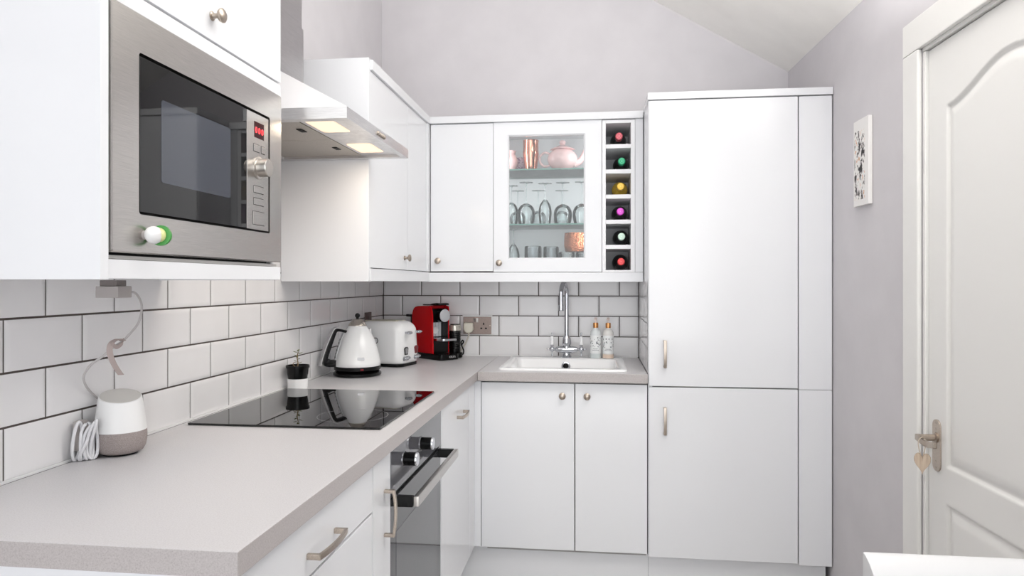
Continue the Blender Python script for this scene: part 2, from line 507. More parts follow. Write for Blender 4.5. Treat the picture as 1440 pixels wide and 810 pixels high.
# pull-out
u = thing('pull_out_unit', 'narrow white pull-out cupboard with upright handle next to the oven', 'cupboard', (.3, -1.89, 0))
b = BM(); box(b, .012, .567, -1.9625, -1.8285, .15, .872); part('carcass', b, GAP, u)
b = BM(); front(b, -1.9635, -1.8265, .155, .865); d = part('door', b, CAB, u)
part('handle', bow_handle((XF, -1.878, .724), (0, 0, 1), (1, 0, 0), .115), NICKEL, d)
# corner base unit
u = thing('corner_base_unit', 'white base cupboard with short bow handle between oven and corner', 'cupboard', (.3, -.95, 0))
b = BM(); box(b, .012, .567, -1.2425, -.64, .15, .872); part('carcass', b, GAP, u)
b = BM(); front(b, -1.2425, -.7275, .163, .865); d = part('door', b, CAB, u)
part('handle', bow_handle((XF, -.915, .785), (0, 1, 0), (1, 0, 0), .128, .026, .012), NICKEL, d)
b = BM(); box(b, .568, .588, -.7265, -.6005, .163, .868, .001); box(b, .568, .6155, -.6, -.5825, .163, .868, .001); part('corner_post', b, CAB, u)
# sink unit
u = thing('sink_base_unit', 'white double-door base cupboard with round knobs beneath the sink', 'cupboard', (.96, -.3, 0))
b = BM(); box(b, .64, 1.31, -.58, -.012, .15, .69); part('carcass', b, GAP, u)
b = BM(); box(b, .64, 1.31, -.58, -.565, .69, .872); part('front_rail', b, GAP, u)
for x0, x1, kx in ((.6175, 1.0115, .962), (1.0155, 1.3125, 1.065)):
    b = BM(); frontb(b, x0, x1, .163, .864); d = part('door', b, CAB, u)
    part('knob', knob_bm((kx, -.6, .8135), AX_NY), NICKEL, d)
# plinths
b = BM(); box(b, .5, .518, -2.56, -.56, 0, .1495); box(b, .518, 1.3195, -.56, -.542, 0, .149)
solo('plinth', b, CAB, 'white gloss plinth running along the floor beneath the base cupboards', 'plinth')

# ---------------------------------------------------------------- oven
u = thing('built_in_oven', 'built-in single oven with dark glass door and long steel bar handle', 'oven', (.3, -1.535, 0))
b = BM(); box(b, .012, .566, -1.823, -1.246, .15, .872); part('housing', b, BLACKMT, u)
b = BM(); box(b, .568, .588, -1.821, -1.249, .748, .868, .0015); cp = part('control_panel', b, OVENPAN, u)
b = BM(); box(b, .568, .580, -1.821, -1.249, .735, .7475); part('vent_strip', b, BLACKMT, u)
for y in (-1.702, -1.520):
    b = BM(); lathe(b, [(0, 0), (.0205, 0), (.0205, .003), (.018, .004), (.018, .034), (.0165, .036), (0, .036)], (.588, y, .813), 28, AX_X, cap=False)
    k = part('control_knob', b, BLACKPL, cp)
    b = BM(); lathe(b, [(.0182, .033), (.0184, .036), (.0172, .0385), (0, .0385)], (.588, y, .813), 28, AX_X, cap=False)
    part('knob_cap', b, CHROME, cp)
    b = BM(); lathe(b, [(.0207, 0), (.0209, .002), (.019, .0035)], (.588, y, .813), 28, AX_X, cap=False)
    part('chrome_ring', b, CHROME, cp)
b = BM(); box(b, .568, .586, -1.821, -1.249, .158, .733, .002); od = part('oven_door', b, OVENGL, u)
b = BM(); box(b, .586, .5866, -1.77, -1.30, .23, .64); part('window', b, mat('oven_window', (92, 92, 96), .03, spec=.8), od)
b = BM(); box(b, .638, .653, -1.795, -1.275, .714, .741, .003); part('handle_bar', b, STEEL, od)
for y in (-1.797, -1.29):
    b = BM(); box(b, .586, .6375, y, y+.017, .713, .741, .002); part('handle_bracket', b, BLACKPL, od)

# ---------------------------------------------------------------- worktops
b = BM(); box(b, .0065, .606, -2.617, -.0065, .874, ZW, .002)
wa = solo('worktop', b, [WORK, WSHADE], 'long pale grey speckled worktop along the tiled wall, carrying the hob', 'worktop')
b = BM()
SX0, SX1, SY0, SY1 = .70, 1.22, -.56, -.075
box(b, .6072, SX0, -.637, -.0065, .874, ZW, .0015); box(b, SX1, 1.312, -.637, -.0065, .874, ZW, .0015)
box(b, SX0-.002, SX1+.002, -.637, SY0, .874, ZW, .0015); box(b, SX0-.002, SX1+.002, SY1, -.0065, .874, ZW, .0015)
wc = solo('worktop', b, [WORK, WSHADE], 'short pale grey speckled worktop around the white sink', 'worktop')
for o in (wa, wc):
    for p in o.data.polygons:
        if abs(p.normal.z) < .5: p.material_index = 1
# hob
u = thing('ceramic_hob', 'flat black glass hob mirroring the kettle, set in the worktop', 'hob', (.292, -1.508, ZW))
b = BM(); prism(b, rrect(.03, .556, -1.812, -1.206, .006), ZW+.0003, ZW+.006, None, .0015); part('glass_plate', b, HOBGL, u, smooth=0)
b = BM()
def ring(bm, c, r0, r1, z0, z1):
    lathe(bm, [(r0, z0), (r1, z0), (r1, z1), (r0, z1), (r0, z0)], (c[0], c[1], 0), 64, None, cap=False)
for c, r in (((.43, -1.66), .097), ((.165, -1.66), .075), ((.43, -1.35), .075), ((.165, -1.35), .097)):
    if c == (.43, -1.66):
        ring(b, c, r-.0012, r, ZW+.0059, ZW+.0062)
part('zone_ring', b, mat('hob_print', (150, 150, 152), .4), u)

# ---------------------------------------------------------------- sink
RZ = ZW + .009
def sink():
    bm = BM()
    loops = []
    def loop(x0, x1, y0, y1, r, z): loops.append([bm.verts.new((x, y, z)) for x, y in rrect(x0, x1, y0, y1, r, 5)])
    ox0, ox1, oy0, oy1 = .686, 1.233, -.578, -.062
    loop(ox0, ox1, oy0, oy1, .02, ZW+.0004)
    loop(ox0, ox1, oy0, oy1, .02, RZ-.003)
    loop(ox0+.003, ox1-.003, oy0+.003, oy1-.003, .018, RZ)
    bx0, bx1, by0, by1 = .727, 1.192, -.535, -.172
    loop(bx0-.006, bx1+.006, by0-.006, by1+.006, .03, RZ)
    loop(bx0, bx1, by0, by1, .028, RZ-.006)
    loop(bx0+.008, bx1-.008, by0+.008, by1-.008, .03, RZ-.16)
    loop(bx0+.03, bx1-.03, by0+.03, by1-.03, .03, RZ-.185)
    loop(bx0-.004+.004, bx1, by0, by1, .028, RZ-.197) if False else None
    for a, c in zip(loops, loops[1:]):
        n = len(a)
        for k in range(n): bm.faces.new((a[k], a[(k+1) % n], c[(k+1) % n], c[k]))
    bm.faces.new(loops[-1])
    bmesh.ops.recalc_face_normals(bm, faces=bm.faces[:])
    return bm
u = thing('inset_sink', 'white ceramic inset sink set flush into the worktop under the tap', 'sink', (.96, -.32, ZW))
part('basin', sink(), CERAM, u, smooth=50)
b = BM(); lathe(b, [(0, .004), (.008, .004), (.014, .0055), (.02, .004), (.021, 0)], (.958, -.183, .888), 24, AX_NY, cap=False)
ovf = part('overflow_ring', b, CHROME, u)
b = BM(); lathe(b, [(0, .0056), (.013, .0056)], (.958, -.183, .888), 24, AX_NY, cap=False); box(b, .957, .959, -.190, -.1885, .876, .9)
part('overflow_hole', b, BLACKMT, ovf)
# ---------------------------------------------------------------- tap
TX, TY = .959, -.118
u = thing('kitchen_tap', 'chrome swan-neck bridge tap with two white lever handles behind the sink', 'tap', (TX, TY, RZ))
b = BM(); lathe(b, [(.027, 0), (.028, .003), (.023, .009), (.017, .018), (.0155, .025), (.018, .033), (.0205, .045), (.018, .056), (.019, .062), (.0225, .067), (.0228, .075), (.0205, .092), (.0155, .104), (.0128, .109), (0, .109)], (TX, TY, RZ), 28, None)
part('tap_body', b, CHROME, u)
b = BM()
prof = [(0, -.062), (.007, -.06), (.009, -.053), (.0125, -.05), (.0165, -.032), (.0175, -.012), (.0185, 0), (.0175, .012), (.0165, .032), (.0125, .05), (.009, .053), (.007, .06), (0, .062)]
lathe(b, prof, (TX, TY-.002, RZ+.04), 20, AX_X, cap=False)
part('bridge_arm', b, CHROME, u)
for sx in (-1, 1):
    hx = TX + sx*.071
    b = BM(); ellipsoid(b, (hx, TY-.002, RZ+.041), (.0135, .0135, .0135), 18)
    lathe(b, [(0, -.034), (.0042, -.033), (.0046, -.028), (.0026, -.024), (.0035, -.010), (.0055, 0), (.0055, .012), (.0075, .016), (.0075, .021), (0, .022)], (hx, TY-.002, RZ+.041), 16, None, cap=False)
    lathe(b, [(0, 0), (.0035, .001), (.004, .006), (.002, .010), (.003, .016), (.005, .018)], (hx+sx*.008, TY-.002, RZ+.041), 12, Matrix.Rotation(R(90*sx), 4, 'Y'), cap=False)
    hd = part('tap_handle', b, CHROME, u)
    b = BM(); lathe(b, [(.0055, 0), (.006, .003), (.004, .006), (.0028, .009), (.0042, .013), (.0035, .018), (0, .02)], (hx, TY-.002, RZ+.1035), 14, None, cap=False)
    part('lever_finial', b, CHROME, hd)
    b = BM(); lathe(b, [(0, 0), (.0066, 0), (.0088, .006), (.0086, .03), (.0068, .041), (0, .041)], (hx, TY-.002, RZ+.063), 18, None, cap=False)
    part('porcelain_grip', b, CERAM, hd, label='white porcelain lever grip')
b = BM()
pts = [(TX, TY, RZ+.1), (TX, TY, RZ+.2), (TX, TY, RZ+.31)]
ex, ey = -.022/.105, -.103/.105
for k in range(1, 13):
    a = PI*k/12
    r = .0525
    d = r*(1-math.cos(a)); pts.append((TX+ex*d, TY+ey*d, RZ+.31+r*math.sin(a)))
pts.append((TX+ex*.105, TY+ey*.105, RZ+.25))
tube(b, pts, .0108, 18)
e = (TX+ex*.105, TY+ey*.105, 0)
lathe(b, [(.0108, .262), (.0128, .258), (.0132, .236), (.0118, .232), (0, .232)], (e[0], e[1], RZ), 18, None, cap=False)
part('spout', b, CHROME, u)

# ---------------------------------------------------------------- soap bottles
def soap(x, y, fill, label):
    u = thing('soap_bottle', label, 'bottle', (x, y, RZ), 0, 'soap bottles beside the tap')
    b = BM(); lathe(b, [(0, .001), (.0235, .001), (.0258, .004), (.0262, .012), (.0262, .118), (.0245, .13), (.018, .139), (.0115, .1435), (.0115, .149), (0, .149)], (x, y, RZ), 32, None, cap=False)
    part('bottle_body', b, fill, u)
    b = BM(); lathe(b, [(.02645, .026), (.02645, .112)], (x, y, RZ), 40, None, cap=False)
    lb = part('paper_label', b, mat('paper_label', (242, 244, 244), .6), u)
    b = BM()
    for k in range(26):
        a = R(-168 + 156*random.random()); z = .055 + .046*random.random(); rr = .0012 + .002*random.random()
        m = Matrix.Translation((x, y, RZ)) @ Matrix.Rotation(a, 4, 'Z') @ Matrix.Translation((.0265, 0, z)) @ AX_X
        lathe(b, [(0, .0002), (rr, .0002)], (0, 0, 0), 7, m, cap=False)
    for z, w in ((.046, 26), (.040, 34)):
        for k in range(w):
            if k % 5 == 3: continue
            a = R(-90 + (k-w/2)*2.2)
            m = Matrix.Translation((x, y, RZ)) @ Matrix.Rotation(a, 4, 'Z')
            box(b, .0264, .0267, -.0004, .0004, z, z+.0022, 0, 1, m)
    part('label_print', b, mat('label_print', (70, 76, 84), .7), lb)
    b = BM(); lathe(b, [(.0125, .148), (.0128, .168), (.0118, .172), (0, .172)], (x, y, RZ), 24, None, cap=False)
    lathe(b, [(0, 0), (.004, 0)], (x, y, RZ+.17), 8)
    part('pump_collar', b, GOLD, u)
    b = BM(); lathe(b, [(.0036, .171), (.0036, .186), (.007, .187), (.008, .193), (.006, .198), (0, .199)], (x, y, RZ), 18, None, cap=False)
    tube(b, [(x, y-.004, RZ+.1935), (x-.004, y-.02, RZ+.194), (x-.006, y-.03, RZ+.189)], .0036, 8)
    part('pump_head', b, mat('pale_pink_pump', (236, 222, 216), .4), u)
    b = BM(); lathe(b, [(.0265, .003), (.0265, .02), (.0264, .022)], (x, y, RZ), 32, None, cap=False)
    return u, b
u, b = soap(1.100, -.128, mat('clear_soap', (230, 234, 235), .12), 'clear pump bottle with rose-gold collar, the one next to the tap')
part('base_band', b, mat('clear_soap_base', (218, 226, 226), .2), u)
u, b = soap(1.160, -.136, mat('peach_soap', (232, 230, 227), .12), 'pump bottle with peach liquid showing at its base, beside the clear soap bottle')
part('base_band', b, mat('peach_liquid', (236, 214, 196), .2), u)

# ================================================================ WALL UNITS
WX = .32; WY = -.32; ZB, ZT = 1.34, 2.03
# wall unit over the kettle
u = thing('corner_wall_unit', 'white gloss wall cupboard next to the extractor hood, tall plain side panel', 'cupboard', (.16, -.78, 1.29))
b = BM(); box(b, .003, .301, -1.18, -.34, ZB, 2.028); part('carcass', b, CABIN, u)
b = BM(); box(b, .003, .322, -1.2, -1.1815, 1.292, 2.068, .0015); part('side_panel', b, CAB, u)
b = BM(); box(b, .302, .32, -1.1805, -.6935, ZB, 2.0285, .0015); d = part('door', b, CAB, u)
part('knob', knob_bm((.32, -.74, 1.389), AX_X), NICKEL, d)
b = BM(); box(b, .302, .32, -.692, -.3655, ZB, 2.0285, .0015); part('corner_panel', b, CAB, u)
b = BM(); box(b, .302, .3265, -.3645, -.3215, ZB-.001, 2.029, .0015); part('corner_post', b, CAB, u)
# back wall single
u = thing('single_wall_unit', 'white gloss single-door wall cupboard in the corner above the red coffee machine', 'cupboard', (.48, -.15, 1.34))
b = BM(); box(b, .3265, .626, -.3005, -.003, ZB, 2.028); part('carcass', b, CABIN, u)
b = BM(); frontb(b, .3285, .6262, ZB, 2.0305, WY); d = part('door', b, CAB, u)
part('knob', knob_bm((.367, WY, 1.389), AX_NY), NICKEL, d)
# glazed cupboard
u = thing('glazed_wall_unit', 'white wall cupboard with a glass door showing pink and copper ware', 'cupboard', (.88, -.15, 1.34))
b = BM()
GX0, GX1 = .6275, 1.127
box(b, GX0, GX0+.016, -.3, -.003, ZB, 2.028); box(b, GX1-.016, GX1, -.3, -.003, ZB, 2.028)
box(b, GX0+.0155, GX1-.0155, -.3, -.003, ZB, 1.3565); box(b, GX0+.0155, GX1-.0155, -.3, -.003, 2.012, 2.028)
box(b, GX0+.0155, GX1-.0155, -.012, -.003, 1.3565, 2.012)
part('carcass', b, CABIN, u)
def frame(bm, x0, x1, z0, z1, ix0, ix1, iz0, iz1, y0, y1, bev):
    o = [bm.verts.new(p) for p in ((x0, y0, z0), (x1, y0, z0), (x1, y0, z1), (x0, y0, z1))]
    i1 = [bm.verts.new(p) for p in ((ix0, y0, iz0), (ix1, y0, iz0), (ix1, y0, iz1), (ix0, y0, iz1))]
    i2 = [bm.verts.new(p) for p in ((ix0+bev, y0+bev, iz0+bev), (ix1-bev, y0+bev, iz0+bev), (ix1-bev, y0+bev, iz1-bev), (ix0+bev, y0+bev, iz1-bev))]
    i3 = [bm.verts.new(p) for p in ((ix0+bev, y1, iz0+bev), (ix1-bev, y1, iz0+bev), (ix1-bev, y1, iz1-bev), (ix0+bev, y1, iz1-bev))]
    ob = [bm.verts.new(p) for p in ((x0, y1, z0), (x1, y1, z0), (x1, y1, z1), (x0, y1, z1))]
    for A, B_ in ((o, i1), (i1, i2), (i2, i3), (i3, ob), (ob, o)):
        for k in range(4): bm.faces.new((A[k], A[(k+1) % 4], B_[(k+1) % 4], B_[k]))
    bmesh.ops.recalc_face_normals(bm, faces=bm.faces[:])
b = BM(); frame(b, .6282, 1.1275, ZB-.003, 2.0315, .694, 1.053, 1.396, 1.973, WY, WY+DT, .007)
d = part('door', b, CAB, u, smooth=20)
part('knob', knob_bm((.656, WY, 1.378), AX_NY), NICKEL, d)
b = BM(); box(b, .7012, 1.0458, WY+.0095, WY+.0125, 1.4035, 1.9655); part('pane', b, PANE, d)
for z in (1.812, 1.556):
    b = BM(); box(b, GX0+.0165, GX1-.0165, -.296, -.0125, z, z+.006)
    sh = part('glass_shelf', b, SHELFGL, u)
    b = BM(); box(b, GX0+.0165, GX1-.0165, -.2972, -.2962, z, z+.006); part('shelf_edge', b, SHEDGE, sh)
# wine rack
u = thing('wine_rack', 'narrow white six-hole wine rack beside the glass-door cupboard', 'wine rack', (1.2, -.15, 1.34))
b = BM()
box(b, 1.1295, 1.146, WY, -.003, 1.3355, 2.03, .001); box(b, 1.259, 1.2775, WY, -.003, 1.3355, 2.03, .001)
box(b, 1.146, 1.259, -.012, -.003, 1.3355, 2.03)
part('carcass', b, CABIN, u)
HB = [1.345 + .1148*k for k in range(6)]
for k in range(7):
    z1 = 1.345 + .1148*k; z0 = max(z1 - .0185, 1.3355)
    b = BM(); box(b, 1.1462, 1.2588, WY+.001, -.0125, z0, min(z1, 2.03), .0008); part('shelf', b, CABIN, u)
b = BM(); box(b, 1.2785, 1.3135, -.302, WY+.001, 1.3355, 2.0318, .0015)
solo('filler_panel', b, CAB, 'white upright filler strip between the wine rack and the tall larder', 'panel')
# cornice and pelmet
u = thing('cornice', 'white cornice along the tops of the wall cupboards', 'cornice', (.5, -.3, 2.03))
b = BM(); box(b, .003, .33, -1.181, -.34, 2.03, 2.066, .003); box(b, .003, 1.314, -.334, -.003, 2.0325, 2.0655, .003)
part('cornice_rail', b, CAB, u)
u = thing('pelmet', 'white light pelmet under the wall cupboards along both walls', 'pelmet', (.5, -.3, 1.29))
b = BM(); box(b, .296, .324, -1.181, -.325, 1.2925, 1.3375, .002); box(b, .296, 1.3135, -.325, -.297, 1.2905, 1.3345, .002)
part('pelmet_rail', b, CAB, u)
b = BM(); box(b, .003, .2955, -1.18, -.003, 1.317, 1.3265); box(b, .2955, 1.313, -.296, -.003, 1.313, 1.3255)
part('underside', b, CABIN, u)

# ---------------------------------------------------------------- tall larder
u = thing('tall_larder', 'tall white gloss larder with two stacked doors beside the sink', 'cupboard', (1.68, -.3, 0))
b = BM(); box(b, 1.335, 2.028, -.58, -.003, .15, 2.042); part('carcass', b, GAP, u)
b = BM(); box(b, 1.3165, 1.334, -.59, -.003, .15, 2.042, .001); part('side_panel', b, CAB, u)
for z0, z1, hz in ((.86, 2.0405, .994), (.152, .855, .718)):
    b = BM(); frontb(b, 1.3195, 1.9115, z0, z1); d = part('door', b, CAB, u)
    part('handle', bow_handle((1.384, -.6, hz), (0, 0, 1), (0, -1, 0), .112, .026, .012), NICKEL, d)
    b = BM(); frontb(b, 1.9155, 2.0435, z0-(.004 if z0 > .5 else .006), z1-.0005); part('filler_strip', b, CAB, u)
b = BM(); box(b, 1.3145, 2.046, -.607, -.003, 2.0435, 2.073, .002); part('cornice_top', b, CAB, u)
b = BM(); box(b, 1.3205, 2.03, -.562, -.545, 0, .149); part('plinth_board', b, CAB, u)
b = BM()
f = lambda a, z, d: (1.3163-.002-d*.15, a, z)
for r in range(4):
    z0 = .9125+r*PH+GR/2; z1 = min(.9125+(r+1)*PH-GR/2, 1.29)
    for a0, a1 in ((-.2, -.006), (-.4, -.203), (-.59, -.403)): tile(b, a0, a1, z0, z1, f)
bmesh.ops.recalc_face_normals(b, faces=b.faces[:])
part('tile_return', b, TILE, u, smooth=20, label='white tiles along the larder side above the worktop')

# ---------------------------------------------------------------- microwave housing + microwave
u = thing('microwave_cabinet', 'white gloss wall cupboard housing the built-in microwave', 'cupboard', (.16, -2.19, 1.295))
MY0, MY1 = -2.499, -1.874
b = BM(); box(b, .003, .322, MY0-.002, MY0+.0005, 1.294, 2.1) if False else box(b, .003, .322, -2.518, -2.4985, 1.294, 2.1, .001)
part('side_panel', b, CAB, u)
b = BM(); box(b, .003, .301, -1.8915, MY1, 1.294, 2.1); part('side_panel', b, CAB, u)
b = BM(); box(b, .003, .301, -2.498, -1.892, 1.3, 1.318); box(b, .003, .301, -2.498, -1.892, 1.765, 1.783); box(b, .003, .301, -2.498, -1.892, 2.08, 2.098); box(b, .003, .02, -2.498, -1.892, 1.318, 2.08)
part('carcass', b, CABIN, u)
b = BM(); box(b, .302, .32, -2.4975, MY1, 1.295, 1.3275, .002); part('bottom_rail', b, CAB, u)
b = BM(); box(b, .296, .311, -2.494, -1.88, 1.3285, 1.3345); part('vent_gap', b, mat('vent_grey', (198, 196, 194), .4), u)
b = BM(); box(b, .302, .32, -2.4975, MY1, 1.7535, 1.782, .002); part('top_rail', b, CAB, u)
b = BM(); box(b, .302, .32, -2.4975, MY1, 1.7865, 2.1, .002); d = part('door', b, CAB, u)
part('knob', knob_bm((.32, -2.19, 1.836), AX_X), NICKEL, d)
u = thing('microwave', 'built-in stainless steel microwave with black glass door and round dial', 'microwave', (.16, -2.19, 1.319))
b = BM(); box(b, .05, .3, -2.47, -1.91, 1.335, 1.75); part('cavity', b, BLACKMT, u)
def sframe(bm, y0, y1, z0, z1, iy0, iy1, iz0, iz1, x0, x1, ir, bev=.002):
    O = rrect(y0, y1, z0, z1, .004, 5); I = rrect(iy0, iy1, iz0, iz1, ir, 5)
    n = len(O)
    rings = [[bm.verts.new((x0, *p)) for p in O], [bm.verts.new((x1-bev, *p)) for p in O],
             [bm.verts.new((x1, *p)) for p in rrect(y0+bev, y1-bev, z0+bev, z1-bev, .004, 5)],
             [bm.verts.new((x1, *p)) for p in I], [bm.verts.new((x0, *p)) for p in I]]
    rings.append(rings[0])
    for A, C in zip(rings, rings[1:]):
        for k in range(n): bm.faces.new((A[k], A[(k+1) % n], C[(k+1) % n], C[k]))
    bmesh.ops.recalc_face_normals(bm, faces=bm.faces[:])
b = BM(); sframe(b, -2.494, -1.879, 1.339, 1.7525, -2.426, -1.941, 1.4065, 1.685, .3015, .324, .006)
part('steel_frame', b, STEEL, u)
b = BM(); box(b, .301, .313, -2.4255, -1.9415, 1.4068, 1.6847); part('gasket', b, BLACKMT, u)
b = BM(); box(b, .3135, .3225, -2.4225, -2.0505, 1.411, 1.68, .0015); d = part('glass_door', b, BLACKGL, u)
b = BM(); prism(b, rrect(-2.362, -2.121, 1.47, 1.62, .006), .3225, .3228, Matrix(((0, 0, 1, 0), (1, 0, 0, 0), (0, 1, 0, 0), (0, 0, 0, 1))))
part('door_window', b, mat('microwave_window', (62, 66, 76), .05, spec=.8), d)
b = BM(); box(b, .3135, .3225, -2.0495, -1.945, 1.411, 1.68, .0015); cp = part('control_panel', b, STEEL, u)
b = BM(); box(b, .3225, .3228, -2.016, -1.969, 1.624, 1.661); ds = part('display', b, DISPL, cp)
MX = Matrix(((0, 0, 1, 0), (1, 0, 0, 0), (0, 1, 0, 0), (0, 0, 0, 1)))
b = text_bm('0 0 0', .019, Matrix.Translation((.3230, -1.9925, 1.641)) @ MX); part('display_digits', b, REDLED, ds, smooth=0)
b = BM(); lathe(b, [(0, 0), (.026, 0), (.026, .003), (.0215, .004), (.021, .024), (.0195, .0265), (0, .0265)], (.3225, -1.995, 1.5555), 32, AX_X, cap=False)
box(b, .349, .3497, -1.9965, -1.9935, 1.566, 1.574)
part('dial', b, mat('dial_alloy', (205, 200, 194), .28, 1), cp)
for y0, y1, z0, z1 in ((-2.018, -1.992, 1.592, 1.608), (-1.982, -1.966, 1.592, 1.608), (-2.018, -1.972, 1.497, 1.512), (-2.018, -1.972, 1.469, 1.484), (-2.022, -1.969, 1.423, 1.453)):
    b = BM(); box(b, .3223, .3227, y0-.0013, y1+.0013, z0-.0013, z1+.0013); box(b, .3226, .3236, y0, y1, z0, z1, .0004)
    o = part('button', b, [BLACKMT, STEEL], cp)
    for p in o.data.polygons:
        if p.center.x > .3228 - .16: p.material_index = 1
# novelty magnet
u = thing('novelty_magnet', 'small white and green acorn-shaped magnet on the microwave frame', 'magnet', (.324, -2.41, 1.352))
rot = Matrix.Rotation(R(14), 4, 'Z')
b = BM(); ellipsoid(b, (.342, -2.412, 1.3715), (.014, .022, .0155), 20, rot); part('body', b, WHITEPL, u)
b = BM(); ellipsoid(b, (.347, -2.404, 1.3720), (.0105, .0135, .0125), 18, rot); part('yellow_patch', b, YELLOWG, u)
b = BM()
m = Matrix.Translation((.345, -2.397, 1.3715)) @ rot @ Matrix.Rotation(R(-90), 4, 'X')
lathe(b, [(.0175, -.004), (.0185, 0), (.017, .006), (.012, .011), (.005, .0135), (.0025, .015), (.0025, .019), (0, .019)], (0, 0, 0), 20, m)
part('cap', b, GREEN, u)
b = BM(); lathe(b, [(0, 0), (.008, 0), (.008, .012), (0, .012)], (.3241, -2.412, 1.3715), 16, AX_X, cap=False); part('magnet_disc', b, GREYPL, u)

# ---------------------------------------------------------------- extractor hood
u = thing('extractor_hood', 'stainless chimney extractor hood with two warm lamps over the hob', 'hood', (.23, -1.5, 1.714))
b = BM()
HZ0, HZ1, CZ = 1.714, 1.744, 1.914
b2 = [(.003, -1.8), (.464, -1.8), (.464, -1.2035), (.003, -1.2035)]
def quadloop(bm, pts, z): return [bm.verts.new((x, y, z)) for x, y in pts]
# slab rim with hollow underside
ins = [(.03, -1.77), (.444, -1.77), (.444, -1.2335), (.03, -1.2335)]
top = [(.003, -1.61), (.172, -1.61), (.172, -1.39), (.003, -1.39)]
rings = [quadloop(b, ins, HZ0+.012), quadloop(b, ins, HZ0), quadloop(b, b2, HZ0), quadloop(b, b2, HZ1), quadloop(b, top, CZ)]
for A, C in zip(rings, rings[1:]):
    for k in range(4): b.faces.new((A[k], A[(k+1) % 4], C[(k+1) % 4], C[k]))
b.faces.new(rings[-1])
bmesh.ops.recalc_face_normals(b, faces=b.faces[:])
cn = part('canopy', b, [HOODST, HOODGLARE], u, smooth=15)
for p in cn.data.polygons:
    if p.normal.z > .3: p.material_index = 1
b = BM(); box(b, .003, .17, -1.608, -1.392, CZ+.001, 2.10, .001); part('lower_chimney', b, CHIM, u)
b = BM(); box(b, .003, .166, -1.604, -1.396, 2.1, 3.36, .001); part('upper_chimney', b, CHIM, u)
b = BM(); box(b, .31, .4435, -1.7695, -1.2340, HZ0+.008, HZ0+.0118); lp = part('lamp_panel', b, HOODST, u)
for y in (-1.676, -1.362):
    b = BM(); prism(b, rrect(.326, .404, y-.07, y+.07, .008), HZ0+.0065, HZ0+.0079); part('lamp', b, WARM, lp)
for y0, y1 in ((-1.7695, -1.503), (-1.5005, -1.2340)):
    b = BM(); box(b, .031, .306, y0, y1, HZ0+.008, HZ0+.0118, .001); fl = part('grease_filter', b, FILTER, u)
    b = BM(); box(b, .262, .278, (y0+y1)/2-.02, (y0+y1)/2+.02, HZ0+.006, HZ0+.0079, .0008); part('filter_latch', b, BLACKMT, fl)
b = BM()
for k in range(5): lathe(b, [(0, 0), (.0062, 0), (.0062, .004), (.005, .0055), (0, .0055)], (.464, -1.545+k*.0155, 1.7285), 14, AX_X, cap=False)
bp = part('push_button', b, NICKEL, u)

# ================================================================ SMALL THINGS ON THE WORKTOP
# speaker
SPX, SPY = .0600, -2.112
u = thing('smart_speaker', 'white and grey fabric smart speaker standing on the worktop by the tiles', 'speaker', (SPX, SPY, ZW))
b = BM(); lathe(b, [(0, .0), (.034, .0), (.036, .004), (.0, .004)], (SPX, SPY, ZW), 32, None, cap=False); part('foot', b, BLACKMT, u)
b = BM(); lathe(b, [(0, .004), (.038, .0042), (.0455, .008), (.0505, .017), (.0530, .03), (.0533, .042), (.0525, .052), (0, .052)], (SPX, SPY, ZW), 48, None, cap=False)
part('fabric_base', b, FABRIC, u)
t = bmesh.new(); n = 48; rows = []
for j in range(13):
    f = j/12
    row = []
    for k in range(n):
        a = 2*PI*k/n
        r = .0525 - .0085*f - .0015*f*f
        x, y = r*math.cos(a), r*math.sin(a)
        ztop = .1255 + (-.28*x + .30*y)*.62
        row.append(t.verts.new((SPX+x, SPY+y, ZW+.0522+(ztop-.0522)*f)))
    rows.append(row)
for j in range(12):
    for k in range(n): t.faces.new((rows[j][k], rows[j][(k+1) % n], rows[j+1][(k+1) % n], rows[j+1][k]))
t.faces.new(rows[0])
inner = []
for k in range(n):
    a = 2*PI*k/n; r = .0405; x, y = r*math.cos(a), r*math.sin(a)
    inner.append(t.verts.new((SPX+x, SPY+y, ZW+.127+(-.28*x+.30*y)*.62)))
for k in range(n): t.faces.new((rows[-1][k], rows[-1][(k+1) % n], inner[(k+1) % n], inner[k]))
t.faces.new(inner)
bmesh.ops.recalc_face_normals(t, faces=t.faces[:])
part('upper_shell', t, WHITEPL, u, smooth=40)
b = BM(); vs = []
for k in range(n):
    a = 2*PI*k/n; r = .0403; x, y = r*math.cos(a), r*math.sin(a)
    vs.append(b.verts.new((SPX+x, SPY+y, ZW+.1273+(-.28*x+.30*y)*.62)))
b.faces.new(vs); bmesh.ops.recalc_face_normals(b, faces=b.faces[:])
part('touch_top', b, mat('touch_top', (206, 204, 200), .5), u)

# box under the microwave cabinet + cable
u = thing('under_cabinet_box', 'flat grey junction box fixed beneath the microwave cupboard', 'junction box', (.14, -2.24, 1.262))
b = BM(); box(b, .117, .166, -2.264, -2.222, 1.2585, 1.2815, .0015); part('housing', b, GREYPL, u)
b = BM(); box(b, .122, .158, -2.258, -2.228, 1.2817, 1.2935, .001); part('mounting_plate', b, mat('bracket_grey', (128, 120, 118), .5), u)
cab = thing('speaker_cable', 'thin grey cable looping from the box under the cupboard to the speaker', 'cable', (.1, -2.2, 1.0))
C0 = Vector((1.1041, -3.5413, 1.2898)); F = 983.165; YAW = .1203
def ray_at(uv, x):                         # where the sight line of a photo pixel crosses the upright plane x
    a = (uv[0]-720)/F; v = (396.72-uv[1])/F
    d = Vector((math.cos(YAW)*a - math.sin(YAW), math.sin(YAW)*a + math.cos(YAW), v))
    return C0 + d*((x-C0.x)/d.x)
